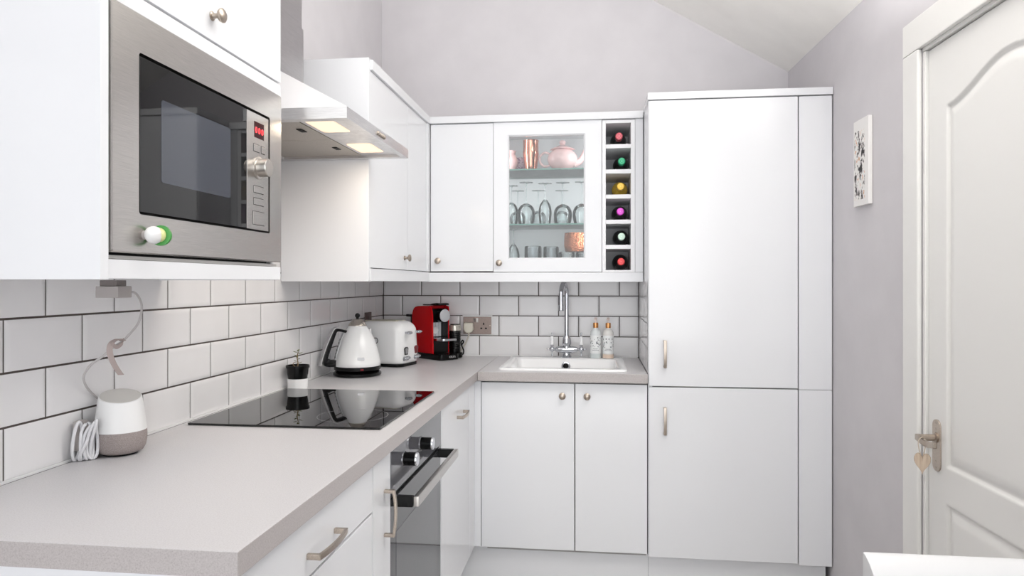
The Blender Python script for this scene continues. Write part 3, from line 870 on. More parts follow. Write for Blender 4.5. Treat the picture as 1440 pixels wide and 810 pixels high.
pp = [((177, 411), .163), ((190, 412), .15), ((198, 424), .13), ((199, 438), .12), ((194, 455), .11), ((182, 470), .10), ((172, 480), .09), ((160, 488), .075), ((146, 500), .055), ((128, 513), .033), ((118, 528), .021), ((120, 541), .014), ((129, 553), .008), ((137, 560), .0045)]
b = BM(); tube(b, smooth_pts([ray_at(q, x) for q, x in pp], 6), .0024, 8); part('lead', b, CABLE, cab)
b = BM()
sp = [((173, 479), .094), ((166, 477), .094), ((157, 482), .092), ((154, 492), .090), ((157, 505), .09), ((163, 517), .091), ((170, 527), .092)]
strip(b, smooth_pts([ray_at(q, x) for q, x in sp], 5), .0115, .0016, (.8, .6, 0)); 
sp = [((157, 483), .094), ((164, 488), .0955), ((172, 483), .0955), ((173, 478), .094)]
strip(b, smooth_pts([ray_at(q, x) for q, x in sp], 5), .009, .0016, (.1, .1, 1))
part('cable_strap', b, STRAP, cab, label='taupe hook-and-loop strap holding the cable')
# coiled white cable and plug leaning on the tiles
u = thing('coiled_cable', 'bundle of coiled white cable between the speaker and the tiles', 'cable', (.03, -2.16, ZW))
b = BM()
for k, (yy, xx, hh, ww, tl) in enumerate(((-2.184, .030, .038, .011, .2), (-2.180, .036, .036, .010, .05), (-2.177, .042, .040, .009, -.1), (-2.174, .047, .042, .008, -.2), (-2.182, .034, .026, .012, .5))):
    pts = []
    for j in range(20):
        a = 2*PI*j/20
        y = ww*math.sin(a)+tl*hh*math.cos(a)*.4; z = hh*math.cos(a)
        pts.append((xx + .004*math.sin(2*a+k) + .006*math.cos(a), yy + y, ZW+.0035+hh+z))
    tube(b, pts, .0031, 8, True)
part('coil', b, CABLEW, u)
b = BM()
pts = [(.020+.016*math.cos(a)*.3, -2.192+.012*math.sin(a), ZW+.0435+.040*math.cos(a)) for a in [2*PI*j/24 for j in range(24)]]
tube(b, pts, .0034, 8, True)
part('outer_loop', b, CABLEW, u)
b = BM(); box(b, .006, .022, -2.190, -2.158, ZW+.02, ZW+.084, .005); part('power_adaptor', b, GREYPL, u)

# potted seedling
PX, PY = .050, -1.166
u = thing('potted_seedling', 'tiny seedling in a black pot set inside a white pot behind the hob', 'plant', (PX, PY, ZW))
b = BM(); lathe(b, [(0, .0005), (.0345, .0005), (.0352, .004), (.0364, .030), (.0369, .0365), (.0350, .0365), (.034, .03), (.032, .006), (0, .006)], (PX, PY, ZW), 40, None, cap=False); part('outer_pot', b, CERAM, u)
b = BM(); lathe(b, [(0, .007), (.027, .007), (.0330, .036), (.0375, .0735), (.0408, .074), (.0411, .083), (.0385, .083), (.0355, .05), (0, .05)], (PX, PY, ZW), 40, None, cap=False); part('black_pot', b, BLACKPL, u)
b = BM(); lathe(b, [(0, .073), (.022, .072), (.0368, .069)], (PX, PY, ZW), 24, None, cap=False); part('soil', b, SOIL, u)
b = BM(); tube(b, smooth_pts([(PX-.003, PY, ZW-.015+.086), (PX+.002, PY-.002, ZW-.015+.105), (PX-.002, PY, ZW-.015+.125), (PX+.002, PY, ZW-.015+.146)], 5), [.0022-.00005*k for k in range(16)], 7)
tube(b, smooth_pts([(PX-.002, PY, ZW-.015+.088), (PX-.015, PY-.005, ZW-.015+.100), (PX-.010, PY-.005, ZW-.015+.108), (PX, PY, ZW-.015+.104)], 5), .0011, 6)
part('stem', b, STEM, u)
b = BM()
for k, (z, a, l) in enumerate(((.104, 20, .015), (.110, 200, .014), (.118, 320, .015), (.124, 130, .016), (.130, 240, .015), (.137, 30, .017), (.142, 190, .016), (.147, 300, .014), (.149, 90, .013), (.09, 250, .016))):
    m = Matrix.Translation((PX, PY, ZW-.015+z)) @ Matrix.Rotation(R(a), 4, 'Z') @ Matrix.Rotation(R(-18), 4, 'Y')
    ellipsoid(b, (0, 0, 0), (1, 1, 1), 10, m @ Matrix.Translation((l/2+.001, 0, 0)) @ Matrix.Diagonal((l/2, .0042, .0011, 1)))
part('foliage', b, LEAF, u)

# ---------------------------------------------------------------- kettle
KX, KY = .141, -.800
u = thing('kettle', 'white cone-shaped electric kettle with chrome lid and black ball knob', 'kettle', (KX, KY, ZW))
b = BM(); lathe(b, [(0, .001), (.088, .001), (.0955, .005), (.0955, .013), (.088, .019), (.07, .022), (0, .022)], (KX, KY, ZW), 48, None, cap=False); part('power_base', b, BLACKPL, u)
b = BM(); lathe(b, [(0, .0225), (.0875, .0225), (.0925, .026), (.0935, .038), (.0925, .0405), (0, .0405)], (KX, KY, ZW), 48, None, cap=False)
kb = part('lower_ring', b, BLACKPL, u)
b = BM(); lathe(b, [(0, .041), (.0922, .041), (.0935, .046), (.0928, .057), (.0875, .086), (.0785, .117), (.0660, .151), (.0500, .181), (.0372, .1995), (.0355, .2012), (0, .2012)], (KX, KY, ZW), 56, None, cap=False)
kbody = part('body', b, ENAMEL, u, smooth=50)
b = BM(); lathe(b, [(.0362, .2108), (.0362, .2140), (.0290, .2250), (.0205, .2355), (.0160, .2378), (.006, .2385), (0, .239)], (KX, KY, ZW-.0093), 40, None, cap=False); ld = part('lid', b, mat('lid_pewter', (196, 188, 178), .16, 1), u)
b = BM(); lathe(b, [(.0055, .2375), (.0045, .244)], (KX, KY, ZW-.0093), 14, None); ellipsoid(b, (KX, KY, ZW+.2420), (.0103, .0103, .0103), 18); part('lid_knob', b, BLACKPL, ld)
# spout on the far side
ha = R(180+36)                                   # handle direction
hd = Vector((math.cos(ha), math.sin(ha), 0)); wdv = Vector((-hd.y, hd.x, 0))
b = BM(); q = -hd
sv = [(q*.044 + wdv*s*.014 + Vector((0, 0, .184))) for s in (-1, 1)] + [(q*.058 + Vector((0, 0, .190)))] + [(q*.060 + Vector((0, 0, .150)))]
V = [b.verts.new(Vector((KX, KY, ZW)) + p) for p in sv]
b.faces.new((V[0], V[2], V[3])); b.faces.new((V[1], V[3], V[2])); b.faces.new((V[0], V[1], V[2])); b.faces.new((V[0], V[3], V[1]))
bmesh.ops.recalc_face_normals(b, faces=b.faces[:]); part('spout', b, ENAMEL, u)
def hp_(r, z): return Vector((KX, KY, ZW+z)) + hd*r
hpts = smooth_pts([hp_(.046, .178), hp_(.078, .186), hp_(.091, .182), hp_(.103, .152), hp_(.117, .112), hp_(.129, .075), hp_(.134, .054), hp_(.120, .047), hp_(.086, .046)], 6)
b = BM(); strip(b, hpts, .032, .011, wdv); strip(b, [hp_(.086, .056), hp_(.112, .058), hp_(.126, .066)], .03, .022, wdv); hdl = part('handle', b, BLACKPL, u)
opts = smooth_pts([hp_(.078, .196), hp_(.098, .191), hp_(.116, .156), hp_(.133, .114), hp_(.146, .074), hp_(.152, .046)], 6)
b = BM(); strip(b, opts, .039, .004, wdv); part('handle_cover', b, mat('handle_cover_grey', (206, 205, 206), .2), hdl, label='glossy pale grey outer cover of the handle')
# gauge window
b = BM()
g = []
for z, r in ((.062, .0925), (.09, .0865), (.122, .0775), (.15, .0678), (.172, .0575)): g.append(hp_(r, z))
strip(b, g, .021, .003, wdv); wg = part('water_gauge', b, mat('gauge_window', (222, 224, 226), .1), u)
b = BM()
for z, r, w in ((.078, .0915, .007), (.092, .0882, .004), (.106, .0845, .007), (.120, .0805, .004), (.134, .0762, .008), (.148, .0710, .004)):
    p = hp_(r, z)
    strip(b, [p - Vector((0, 0, .0022)), p + Vector((0, 0, .0022))], w, .0012, wdv)
part('gauge_marks', b, BLACKMT, wg)
# badge and switch
def on_cone(az, z, r):
    return Matrix.Translation((KX, KY, ZW)) @ Matrix.Rotation(az, 4, 'Z') @ Matrix.Translation((r, 0, z))
m = on_cone(R(-62), .075, .0893) @ Matrix.Rotation(R(-14), 4, 'Y')
b = BM(); prism(b, rrect(-.0135, .0135, -.0055, .0055, .002), 0, .0012, m @ MX, .0004); part('badge', b, mat('badge_silver', (216, 217, 220), .25, .4), u)
b = BM(); m = on_cone(R(-60), .032, .0935); prism(b, rrect(-.006, .006, -.0035, .0035, .001), 0, .002, m @ MX, .0005); part('switch', b, mat('red_switch', (120, 20, 26), .3), kb)

# ---------------------------------------------------------------- toaster
TRZ = R(-14)
u = thing('toaster', 'white rounded toaster with chrome levers and dials, behind the kettle', 'toaster', (.150, -.430, ZW), TRZ)
LX, LY, LH = .128, .092, .203
def rbox(bm, hx, hy, z0, z1, r, rt, n=6, taper=.0):
    loops = []
    k = 6
    def loop(ins, z): loops.append([bm.verts.new((x, y, z)) for x, y in rrect(-hx+ins, hx-ins, -hy+ins, hy-ins, max(r-ins*.4, .008), n)])
    loop(.008, z0); loop(.002, z0+.006); loop(0, z0+.02)
    loop(taper, z1-rt)
    for j in range(1, k+1):
        a = PI/2*j/k; loop(taper+rt*(1-math.cos(a)), z1-rt+rt*math.sin(a))
    for A, C in zip(loops, loops[1:]):
        m = len(A)
        for i in range(m): bm.faces.new((A[i], A[(i+1) % m], C[(i+1) % m], C[i]))
    bm.faces.new(loops[0]); bm.faces.new(loops[-1])
    bmesh.ops.recalc_face_normals(bm, faces=bm.faces[:])
    return bm
b = BM(); rbox(b, LX, LY, .014, LH, .045, .05, taper=.005); part('shell', b, ENAMEL, u, True, 50)
b = BM(); prism(b, rrect(-LX+.006, LX-.006, -LY+.006, LY-.006, .034), .001, .0138, None, .002); part('foot_base', b, BLACKPL, u, True)
b = BM()
for y in (-.032, .032): prism(b, rrect(-.09, .075, y-.014, y+.014, .006), LH-.002, LH+.0016, None, .0008)
tp = part('slot_surround', b, mat('slot_surround', (214, 208, 190), .3, .6), u, True)
b = BM()
for y in (-.032, .032): prism(b, rrect(-.082, .067, y-.009, y+.009, .004), LH+.0014, LH+.0018)
part('slot', b, BLACKMT, tp, True)
for y in (-.046, .046):
    b = BM(); box(b, LX-.006, LX+.010, y-.004, y+.004, .147, .157, .002)
    ellipsoid(b, (LX+.015, y, .152), (.013, .019, .0075), 18)
    part('lever', b, CHROME, u, True)
    b = BM(); prism(b, [(y-.013, .054), (y+.013, .054), (y+.017, .083), (y+.008, .089), (y-.008, .089), (y-.017, .083)], LX-.002, LX+.0015, MX, .0006)
    bd = part('badge', b, mat('dark_badge', (46, 42, 44), .3), u, True)
    if y > 0: bd.data.materials[0] = mat('red_badge', (110, 26, 32), .3)
    b = BM(); prism(b, [(y-.009, .059), (y+.009, .059), (y+.012, .081), (y, .084), (y-.012, .081)], LX+.0013, LX+.0022, MX) if y < 0 else prism(b, rrect(y-.002, y+.002, .061, .079, .001), LX+.0013, LX+.0022, MX)
    part('badge_face', b, mat('badge_face', (150, 150, 152) if y < 0 else (140, 40, 44), .3), bd, True)
    b = BM()
    for dy, z, r in ((-.018, .038, .0085), (.003, .038, .0085), (.021, .04, .0055)):
        lathe(b, [(0, 0), (r+.002, 0), (r+.002, .003), (r, .004), (r*.9, .010), (r*.7, .012), (0, .012)], (LX-.002, y+dy*.9, z), 20, AX_X, cap=False)
    part('dial', b, CHROME, u, True)
b = BM()
prism(b, rrect(-.052, -.026, .150, .172, .004), LY-.0015, LY+.001, Matrix(((1, 0, 0, 0), (0, 0, -1, 0), (0, 1, 0, 0), (0, 0, 0, 1)))); part('side_badge', b, mat('grey_emblem', (150, 152, 156), .4), u, True)
b = BM(); tube(b, smooth_pts([(-.008, -LY-.0005, .128), (.004, -LY-.001, .128), (.010, -LY-.001, .117), (.004, -LY-.001, .106), (-.006, -LY-.001, .108)], 5), .0018, 6); part('side_emblem', b, mat('emblem_black', (52, 52, 55), .4), u, True)

# ---------------------------------------------------------------- coffee machine
CA = R(-39.7); cf = Vector((math.cos(CA), math.sin(CA), 0)); cl = Vector((-cf.y, cf.x, 0))
CW = .120; CL = .172
org = Vector((.315, -.222, ZW)) - cf*CL + cl*(CW/2)
u = thing('coffee_machine', 'red and black capsule coffee machine with milk frother in the corner', 'coffee machine', org, CA)
XZ = Matrix(((1, 0, 0, 0), (0, 0, -1, 0), (0, 1, 0, 0), (0, 0, 0, 1)))           # polygon (x,z) extruded along -y
prof = [(0, .03), (0, .205), (.002, .222), (.008, .238), (.018, .249), (.032, .256), (.05, .259), (.13, .262), (.146, .259), (.156, .251), (.163, .238), (.167, .215), (CL, .03)]
prof2 = prof[:8] + [(.150, .256), (.150, .03)]
b = BM(); prism(b, prof, CW/2-.008, CW/2, XZ, .002); prism(b, prof2, -CW/2, -CW/2+.008, XZ, .002)
prism(b, [(x, z) for x, z in prof if x < .05] + [(.118, .2615), (.118, .248), (.05, .246), (.016, .2), (.016, .03)], -CW/2+.0108, CW/2-.0108, XZ)
part('red_casing', b, RED, u, True, 30)
b = BM(); prism(b, [(.016, .03), (.016, .2), (.05, .245), (.118, .247), (.15, .245), (.152, .18), (.10, .178), (.10, .105), (.152, .1), (.152, .03)], -CW/2+.0125, CW/2-.009, XZ); box(b, .09, .1515, CW/2-.0128, CW/2-.0084, .03, .245); part('inner_core', b, BLACKPL, u, True)
b = BM(); box(b, .05, .165, -.03, .03, .2625, .268, .002)
strip(b, smooth_pts([(.12, 0, .268), (.15, 0, .271), (.172, 0, .272), (.186, 0, .268)], 4), .06, .007, (0, 1, 0)); part('top_lever', b, BLACKPL, u, True)
b = BM(); lathe(b, [(0, 0), (.034, 0), (.034, .04), (.031, .046), (0, .046)], (.145, 0, .214), 32, AX_X, cap=False); hdp = part('brew_head', b, BLACKPL, u, True)
b = BM(); lathe(b, [(0, .004), (.027, .004), (.0305, .002), (.0315, -.004), (.0315, -.014)], (.192, 0, .214), 36, AX_X, cap=False); part('chrome_disc', b, mat('satin_chrome', (205, 207, 211), .3, .35), hdp, True)
b = BM(); box(b, .1005, .104, -.046, .046, .107, .177)
gp = part('back_grille', b, mat('grille_silver', (196, 197, 200), .25, .7), u, True)
b = BM()
for k in range(10): box(b, .104, .107, -.0425+k*.0088, -.039+k*.0088, .108, .176)
part('grille_ribs', b, mat('grille_rib', (222, 222, 224), .3, .5), gp, True)
b = BM(); lathe(b, [(0, 0), (.016, 0), (.017, .004), (0, .006)], (.107, .004, .138), 24, AX_X, cap=False); part('round_emblem', b, WHITEPL, gp, True)
b = BM(); prism(b, rrect(.13, .236, -CW/2+.014, CW/2-.012, .02), .092, .1035, None, .002); ct = part('cup_shelf', b, mat('cup_shelf_steel', (200, 202, 206), .18, 1), u, True)
b = BM(); prism(b, rrect(-.012, .240, -CW/2-.002, CW/2-.004, .022, 6), .0008, .0285, None, .004); prism(b, rrect(.10, .195, CW/2-.03, CW/2+.064, .03, 6), .0008, .0280, None, .004); bs = part('drip_base', b, BLACKPL, u, True)
b = text_bm('KRUPS', .0135, Matrix.Translation((.2405, .008, .0155)) @ MX); part('base_lettering', b, mat('lettering_grey', (190, 190, 192), .4), bs, True, 0)
b = BM(); box(b, -.034, -.0025, -CW/2+.012, CW/2-.012, .03, .212, .008); part('water_tank', b, mat('smoked_tank', (44, 42, 46), .1), u, True)
b = BM(); box(b, -.05, -.004, -CW/2-.002, -CW/2+.016, .2035, .2155, .003); part('tank_lid', b, BLACKPL, u, True)
# frother jug as part of the machine
fx, fy = .150, CW/2+.036
b = BM(); lathe(b, [(0, .029), (.0285, .029), (.0285, .135), (0, .135)], (fx, fy, 0), 32, None, cap=False)
for k in range(8): lathe(b, [(.0286, .045+k*.011), (.0296, .048+k*.011), (.0286, .051+k*.011)], (fx, fy, 0), 32, None, cap=False)
fr = part('milk_frother', b, BLACKPL, u, True)
b = BM(); lathe(b, [(.0285, .1352), (.029, .138), (.029, .160), (.026, .164), (0, .164)], (fx, fy, 0), 32, None, cap=False); part('frother_lid', b, mat('frother_lid', (206, 202, 192), .12, .6), fr, True)
b = BM(); lathe(b, [(0, .164), (.024, .164), (.024, .168), (0, .169)], (fx, fy, 0), 24, None, cap=False); part('lid_button', b, BLACKPL, fr, True)
b = BM()
tube(b, smooth_pts([(fx-.02, fy+.031, .012), (fx, fy+.048, .010), (fx+.006, fy+.052, .03), (fx-.004, fy+.05, .05), (fx-.012, fy+.05, .07), (fx-.006, fy+.055, .082), (fx+.004, fy+.052, .074), (fx-.004, fy+.05, .062)], 6), .0036, 8)
part('power_cord', b, BLACKMT, u, True)

# ---------------------------------------------------------------- sockets and plug
u = thing('double_socket', 'brushed pewter double wall socket on the tiles beside the coffee machine', 'socket', (.4975, 0, 1.021))
XZW = Matrix(((1, 0, 0, 0), (0, 0, 1, 0), (0, 1, 0, 0), (0, 0, 0, 1)))           # (x,z) polygon, y = extrusion
b = BM(); prism(b, rrect(.425, .570, 1.023, 1.112, .003), -.009, -.0012, XZW, .001); part('face_plate', b, SOCK, u)
b = BM(); box(b, .420, .575, -.0022, -.0008, 1.0185, 1.1195); part('back_trim', b, WHITEPL, u)
for x in (.4835, .4975):
    b = BM(); box(b, x-.0055, x+.0055, -.0118, -.009, 1.084, 1.1055, .001); sw = part('rocker_switch', b, mat('rocker_white', (238, 236, 232), .3) if x > .49 else mat('rocker_grey', (120, 112, 108), .4), u)
b = BM()
for x, z, w, h in ((.531, 1.0765, .0045, .0095), (.519, 1.0535, .008, .0055), (.543, 1.0535, .008, .0055)): box(b, x-w/2-.001, x+w/2+.001, -.0094, -.0089, z-h/2-.001, z+h/2+.001)
part('pin_holes', b, BLACKMT, u)
b = BM()
for x in (.431, .564): lathe(b, [(0, .001), (.003, .0008), (.0035, 0)], (x, -.009, 1.0675), 12, AX_NY, cap=False)
part('screw', b, NICKEL, u)
u = thing('mains_plug', 'cream three-pin plug with hanging cord in the double socket', 'plug', (.456, -.03, .93))
b = BM(); prism(b, [(.433, 1.078), (.438, 1.083), (.474, 1.083), (.479, 1.078), (.481, 1.05), (.474, 1.036), (.464, 1.031), (.448, 1.031), (.438, 1.036), (.431, 1.05)], -.040, -.0135, XZW, .005, 3)
part('plug_body', b, mat('cream_plastic', (226, 222, 208), .35), u)
b = BM(); tube(b, smooth_pts([(.457, -.026, 1.033), (.457, -.027, 1.018), (.450, -.026, 1.0), (.438, -.022, .975), (.425, -.018, .955), (.412, -.014, .938), (.402, -.011, .926)], 6), .0036, 8); part('cord', b, mat('cream_cord', (214, 208, 196), .5), u)
u = thing('single_socket', 'small brownish wall socket on the tiles above the toaster and kettle', 'socket', (0, -.26, 1.06))
YZ = MX
b = BM(); prism(b, rrect(-.305, -.219, 1.058, 1.144, .003), .0022, .009, YZ, .001); part('face_plate', b, mat('dark_pewter', (116, 100, 96), .4, .6), u)
b = BM(); box(b, .009, .0105, -.267, -.257, 1.106, 1.126, .0005); part('rocker_switch', b, mat('rocker_brown', (96, 84, 80), .4), u)

# ================================================================ IN THE GLASS CUPBOARD
S1, S2, S0 = 1.8185, 1.5625, 1.3568
def pxs(uv, y):
    a = (uv-720)/F
    dx = math.cos(YAW)*a - math.sin(YAW); dy = math.sin(YAW)*a + math.cos(YAW)
    return C0.x + dx*(y-C0.y)/dy
# teapot
tx, ty = pxs(791, -.17), -.17
u = thing('teapot', 'pale pink china teapot with lidded top on the upper glass shelf', 'teapot', (tx, ty, S1))
b = BM(); lathe(b, [(0, .001), (.040, .001), (.041, .006), (.036, .012), (.048, .020), (.064, .036), (.072, .056), (.071, .074), (.060, .093), (.047, .104), (.044, .106), (.0, .106)], (tx, ty, S1), 48, None, cap=False); part('body', b, PINK, u, smooth=60)
b = BM(); n = 64
t = bmesh.new(); rr = []
for r, z, w in ((.040, .1065, 0), (.056, .109, .006), (.053, .113, .006), (.036, .119, 0), (.020, .128, 0)):
    rr.append([t.verts.new((tx+(r+w*math.cos(8*2*PI*k/n))*math.cos(2*PI*k/n), ty+(r+w*math.cos(8*2*PI*k/n))*math.sin(2*PI*k/n), S1+z-w*.4*math.cos(8*2*PI*k/n))) for k in range(n)])
for A, C in zip(rr, rr[1:]):
    for k in range(n): t.faces.new((A[k], A[(k+1) % n], C[(k+1) % n], C[k]))
t.faces.new(rr[-1]); t.faces.new(rr[0]); bmesh.ops.recalc_face_normals(t, faces=t.faces[:])
lathe(t, [(.014, .127), (.011, .132), (.015, .139), (.016, .146), (.010, .153), (0, .155)], (tx, ty, S1), 24, None, cap=False)
part('lid', t, PINK, u, smooth=60)
b = BM(); tube(b, smooth_pts([(tx-.060, ty, S1+.088), (tx-.085, ty, S1+.096), (tx-.108, ty, S1+.078), (tx-.108, ty, S1+.050), (tx-.088, ty, S1+.030), (tx-.060, ty, S1+.034)], 6), .0055, 10); part('handle', b, PINK, u)
b = BM(); sp = smooth_pts([(tx+.055, ty, S1+.040), (tx+.082, ty, S1+.050), (tx+.098, ty, S1+.076), (tx+.112, ty, S1+.110)], 6)
tube(b, sp, [.019-.0105*k/(len(sp)-1) for k in range(len(sp))], 16); part('spout', b, PINK, u)
# saucers under/behind teapot
b = BM(); sx = pxs(815, -.10); lathe(b, [(0, .001), (.03, .001), (.055, .010), (.058, .012), (.054, .012), (.03, .004), (0, .004)], (1.045, -.082, S1), 36, None, cap=False)
solo('saucer', b, CERAM, 'white saucer behind the spout of the pink teapot', 'saucer')
# pink jug
jx, jy = pxs(716, -.16), -.16
u = thing('pink_jug', 'pale pink china jug at the end of the upper glass shelf', 'jug', (jx, jy, S1))
b = BM(); lathe(b, [(0, .001), (.026, .001), (.028, .006), (.032, .02), (.041, .045), (.043, .062), (.036, .082), (.029, .092), (.030, .100), (.035, .108), (.033, .108), (.026, .095), (0, .09)], (jx, jy, S1), 40, None, cap=False); part('body', b, PINK, u, smooth=60)
b = BM(); tube(b, smooth_pts([(jx-.028, jy, S1+.094), (jx-.05, jy, S1+.09), (jx-.058, jy, S1+.066), (jx-.04, jy, S1+.045)], 6), .0045, 8); part('handle', b, PINK, u)
# copper shaker
cx, cy = pxs(746.5, -.18), -.18
u = thing('cocktail_shaker', 'tall polished copper cocktail tumbler on the upper glass shelf', 'shaker', (cx, cy, S1))
b = BM(); lathe(b, [(0, .001), (.027, .001), (.028, .004), (.037, .082), (.0385, .086), (.037, .104), (.036, .150), (.0368, .152), (.0345, .152), (.034, .104), (.025, .01), (0, .008)], (cx, cy, S1), 48, None, cap=False); part('cup', b, COPPER, u, smooth=50)
b = BM(); lathe(b, [(.0374, .150), (.0384, .152), (.0374, .154)], (cx, cy, S1), 40, None, cap=False); part('rim', b, COPPER, u)
c2x, c2y = pxs(735, -.235), -.235
# patterned cup between jug and shaker
qx, qy = pxs(731, -.09), -.09
PAT = mat('patterned_china', (190, 160, 176), .2)
ramp(PAT, noise(PAT, coords(PAT), 130, 2), [(.42, (120, 70, 110)), (.5, (222, 200, 208)), (.6, (188, 150, 170))], 'Base Color')
u = thing('patterned_mug', 'small mauve patterned cup between the pink jug and the copper shaker', 'cup', (qx, qy, S1))
b = BM(); lathe(b, [(0, .001), (.022, .001), (.024, .006), (.032, .04), (.034, .084), (.0325, .084), (.03, .04), (0, .01)], (qx, qy, S1), 32, None, cap=False); part('cup_body', b, PAT, u, smooth=50)
b = BM(); tube(b, smooth_pts([(qx+.031, qy, S1+.07), (qx+.05, qy, S1+.066), (qx+.048, qy, S1+.036), (qx+.03, qy, S1+.03)], 5), .003, 8); part('handle', b, PAT, u)

def wine_glass(x, y, z, h, rb, hb, label, foot=.033, flute=False, group='stemmed glasses in the glass-door cupboard', name=None):
    """upside down stemmed glass standing on its rim"""
    u = thing(name or ('champagne_flute' if flute else 'wine_glass'), label, 'glass', (x, y, z), 0, group)
    b = BM()
    if flute: pr = [(rb*.82, .001), (rb*.95, hb*.3), (rb, hb*.5), (rb*.85, hb*.75), (rb*.45, hb*.93), (.007, hb)]
    else: pr = [(rb*.80, .001), (rb*.93, hb*.22), (rb, hb*.48), (rb*.93, hb*.70), (rb*.68, hb*.88), (rb*.3, hb*.975), (.006, hb)]
    P = smooth_pts([(r, 0, zz) for r, zz in pr], 4)
    lathe(b, [(p.x, p.z) for p in P], (x, y, z), 36, None, cap=False)
    Q = smooth_pts([(r-.0013, 0, zz) for r, zz in pr[:-1]] + [(0, 0, hb-.004)], 4)
    lathe(b, [(max(p.x, 0), p.z) for p in Q], (x, y, z), 36, None, cap=False)
    part('bowl', b, GLASS, u, smooth=60)
    b = BM(); lathe(b, [(.006, hb), (.0042, hb+.008), (.0034, hb+(h-hb)*.5), (.0045, h-.008), (.009, h-.004)], (x, y, z), 16, None, cap=False); part('stem', b, GLASS, u, smooth=60)
    b = BM(); lathe(b, [(.009, h-.004), (foot*.6, h-.0025), (foot, h-.0008), (foot, h), (foot*.5, h-.0005), (0, h-.001)], (x, y, z), 36, None, cap=False); part('foot', b, GLASS, u, smooth=60)
    return u
for px, y, h, rb, hb, lab, fl in ((740, -.20, .205, .043, .105, 'upturned wine glass on the middle shelf below the copper shaker', False),
        (766.5, -.22, .196, .031, .120, 'upturned champagne flute between two round wine glasses on the middle shelf', True),
        (791.5, -.19, .203, .044, .100, 'upturned round wine glass on the middle shelf below the teapot body', False),
        (818, -.20, .203, .043, .100, 'upturned wine glass on the middle shelf below the teapot spout', False),
        (719, -.20, .19, .034, .110, 'upturned glass on the middle shelf below the pink jug', False)):
    wine_glass(pxs(px, y), y, S2, h, rb, hb, lab, flute=fl)
for px, y, lab in ((728, -.085, 'upturned wine glass at the rear of the middle shelf, behind the one under the shaker'), (757, -.085, 'upturned wine glass at the rear of the middle shelf, behind the champagne flute'),
                   (790, -.075, 'upturned wine glass at the rear of the middle shelf, behind the one under the teapot')):
    wine_glass(pxs(px, y), y, S2, .18, .040, .08, lab)
wine_glass(pxs(722, -.2), -.2, S0, .185, .030, .115, 'upturned champagne flute standing on the floor of the glass-door cupboard', flute=True)
def tumbler(x, y, z, r0, r1, h, label, group=None, ribs=12, m=None):
    u = thing('glass_tumbler', label, 'glass', (x, y, z), 0, group)
    t = bmesh.new(); n = 72; rows = []
    for rr, zz, w in ((r0-.003, .001, 0), (r0, .004, .6), (r1, h*.85, 1), (r1, h-.003, .2), (r1-.002, h, 0), (r1-.006, h-.001, 0)):
        rows.append([t.verts.new((x+(rr+.0011*w*math.cos(ribs*2*PI*k/n))*math.cos(2*PI*k/n), y+(rr+.0011*w*math.cos(ribs*2*PI*k/n))*math.sin(2*PI*k/n), z+zz)) for k in range(n)])
    for A, C in zip(rows, rows[1:]):
        for k in range(n): t.faces.new((A[k], A[(k+1) % n], C[(k+1) % n], C[k]))
    t.faces.new(rows[-1])
    bmesh.ops.recalc_face_normals(t, faces=t.faces[:])
    part('tumbler_body', t, m or GLASS, u, smooth=50)
    b = BM(); lathe(b, [(r0-.004, .002), (r1-.004, h-.008), (0, h-.009)], (x, y, z), 40, None, cap=False); part('inner_wall', b, m or GLASS, u, smooth=50)
    return u
GG = 'tumblers on the floor of the glass-door cupboard'
GLASS2 = thin_glass('smoky_cut_glass', (242, 244, 245), (182, 187, 191), 1, .36)
tumbler(pxs(749.5, -.2), -.2, S0, .041, .040, .105, 'upturned ribbed glass tumbler beside the flute at the bottom of the glass cupboard', GG, 22, GLASS2)
tumbler(pxs(775, -.2), -.2, S0, .039, .036, .102, 'upturned ribbed glass tumbler beside the copper mug at the bottom of the glass cupboard', GG, 22, GLASS2)
tumbler(pxs(797, -.22), -.22, S0, .036, .037, .075, 'short plain glass tumbler supporting the hammered copper mug', GG, 16)
tumbler(pxs(821, -.22), -.22, S0, .036, .037, .074, 'short cut-glass tumbler beneath the outer half of the copper mug', GG, 26, GLASS2)
mx, my = pxs(809.5, -.21), -.21
mz = S0+.0758
u = thing('copper_mug', 'hammered copper mug standing on two short tumblers', 'mug', (mx, my, mz))
b = BM(); lathe(b, [(0, .0005), (.047, .0005), (.050, .004), (.055, .03), (.0555, .05), (.053, .078), (.052, .09), (.0505, .09), (.0525, .05), (.047, .008), (0, .006)], (mx, my, mz), 48, None, cap=False); part('mug_body', b, COPHAM, u, smooth=60)
b = BM(); tube(b, smooth_pts([(mx+.050, my+.014, mz+.078), (mx+.080, my+.02, mz+.074), (mx+.082, my+.02, mz+.03), (mx+.052, my+.014, mz+.02)], 6), .004, 8); part('handle', b, COPHAM, u)

